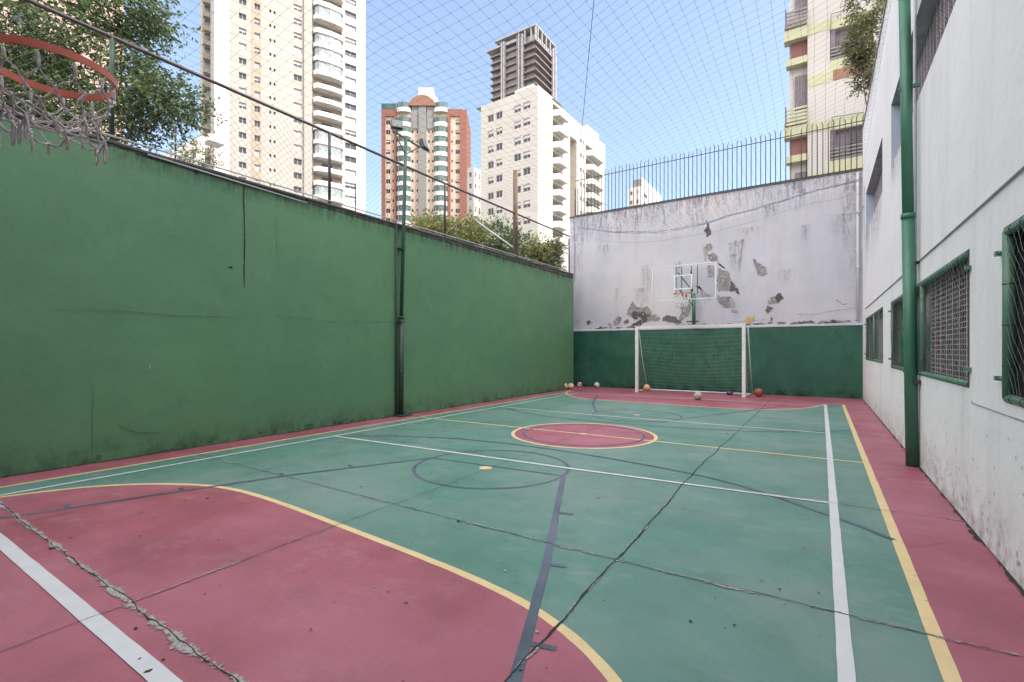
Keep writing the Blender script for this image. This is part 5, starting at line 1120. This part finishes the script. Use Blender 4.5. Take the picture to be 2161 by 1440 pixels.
g = MB(); facade(g, F7.O+F7.d*sL, F7.d, W7-sL, H7, [(a-sL, b-sL, c_, d) for a, b, c_, d in colops], .35); facade(g, F7.O+F7.d*.25-F7.n*.5, F7.d, sL-.25, H7, [], .1); g.quad(F7.P(sL, 0, -.5), F7.P(sL, 0), F7.P(sL, H7), F7.P(sL, H7, -.5)); g.quad(F7.P(.25, 0, -12), F7.P(.25, 0, -.5), F7.P(.25, H7, -.5), F7.P(.25, H7, -12)); g.quad(F7.P(W7, 0), F7.P(W7, 0, -12), F7.P(W7, H7, -12), F7.P(W7, H7)); g.quad(F7.P(0, H7), F7.P(W7, H7), F7.P(W7, H7, -12), F7.P(0, H7, -12))
part_of(T7, g.build('wall', 'b_pinkwhite'))
zu = lambda y, x=230: F7.Z(q7(x, 0)[0], y/2.88)
for k in (-1, 0, 1, 2):
    o_ = per*k
    if k < 2:
        pass
    for (y0, y1, m_, nm, a, b, dep) in ((835, 742, 'b_yellow', 'yellow_band', .0, sL+.0, .28), (985, 945, 'b_yellow', 'yellow_band', .1, sL, .18)):
        g = MB(); g.box(a, b-.003, -.08-dep+.2, .5, zu(y0)+o_, zu(y1)+o_, 0, F7.fr()); part_of(T7, g.build(nm, m_))
    g = MB(); g.box(.35, sL-.02, .30, .5, zu(945)+o_, zu(835)+o_, 0, F7.fr())
    for j in range(6): g.box(.40+(sL-.45)*j/6, .44+(sL-.45)*j/6, .28, .3, zu(945)+o_, zu(835)+o_, 0, F7.fr())
    part_of(T7, g.build('maroon_panel', 'b_maroon'))
    o2 = per*(k+1); g = MB(); g.box(.55, sL-.02, .32, .5, zu(650)+o_, zu(452)+o_, 0, F7.fr()); 
    for j in range(1, 4): g.box(.55+(sL-.57)*j/4, .59+(sL-.57)*j/4, .29, .32, zu(650)+o_, zu(452)+o_, 1, F7.fr())
    part_of(T7, g.build('window', ['b_louver', 'b_slab']))
    g = MB()
    for j in range(5): z = zu(765)+o_+(zu(655)-zu(765))*j/5; g.box(.05, sL-.02, -.25, -.2, z, z+.12, 0, F7.fr())
    g.box(.05, .12, -.26, .3, zu(765)+o_, zu(650)+o_, 1, F7.fr()); g.box(.05, sL-.02, -.19, .31, zu(770)+o_, zu(762)+o_, 1, F7.fr()); part_of(T7, g.build('balcony_railing', ['b_yellow' if k == 0 else 'b_slab', 'b_louver']))
    g = MB(); zb0, zb1 = F7.Z(q7(370, 0)[0], 515/2.88)+o_*1.0, F7.Z(q7(370, 0)[0], 450/2.88)+o_*1.0
    g.box(sL+.001, wa, -.02, .1, zb0, zb1, 0, F7.fr()); g.box(sL+.001, wa+.0, -.02, .1, zu(800, 370)+o_-.0, zu(742, 370)+o_, 0, F7.fr()); g.box(wa, W7, -.02, .1, zw0+o_-1.1, zw0+o_-.02, 0, F7.fr()); g.box(wa, W7, -.02, .1, zw1+o_+.02, zw1+o_+.62, 0, F7.fr()); part_of(T7, g.build('yellow_band', 'b_yellow'))
for (a, b, c_, d) in colops:
    g = MB(); g.quad(F7.P(a, c_, -.33), F7.P(b, c_, -.33), F7.P(b, d, -.33), F7.P(a, d, -.33), 0); n = 16
    for j in range(n): z = c_+(d-c_)*j/n; g.box(a+.9, b-.02, .22, .27, z, z+.035, 1, F7.fr())
    for j in range(4): z = c_+(d-c_)*.45*j/4; g.box(a+.02, b-.02, -.05, .0, z, z+.09, 2, F7.fr())
    g.box(a+.02, a+.25, .05, .3, c_, d, 0, F7.fr()); part_of(T7, g.build('window', ['b_louver', 'b_slab', 'b_slab']))
a, b, c_, d = r7(455, 418, 545, 480); g = MB(); g.box(a, b+1.2, -.03, .1, c_, d, 0, F7.fr()); part_of(T7, g.build('orange_panel', 'b_orange'))
g = MB(); pts = [q7(440, 215), q7(443, 95), q7(575, 60)]; P_ = [F7.P(F7.S(p[0]), F7.Z(*p), .15) for p in pts]; g.tube(P_, .02, 5); g.tube([F7.P(F7.S(q7(448, 0)[0]), F7.Z(*q7(448, y)), .15) for y in (825, 720)]+[F7.P(F7.S(q7(640, 0)[0]), F7.Z(*q7(640, 690)), .15)], .02, 5); part_of(T7, g.build('cable', 'metal_dark'))
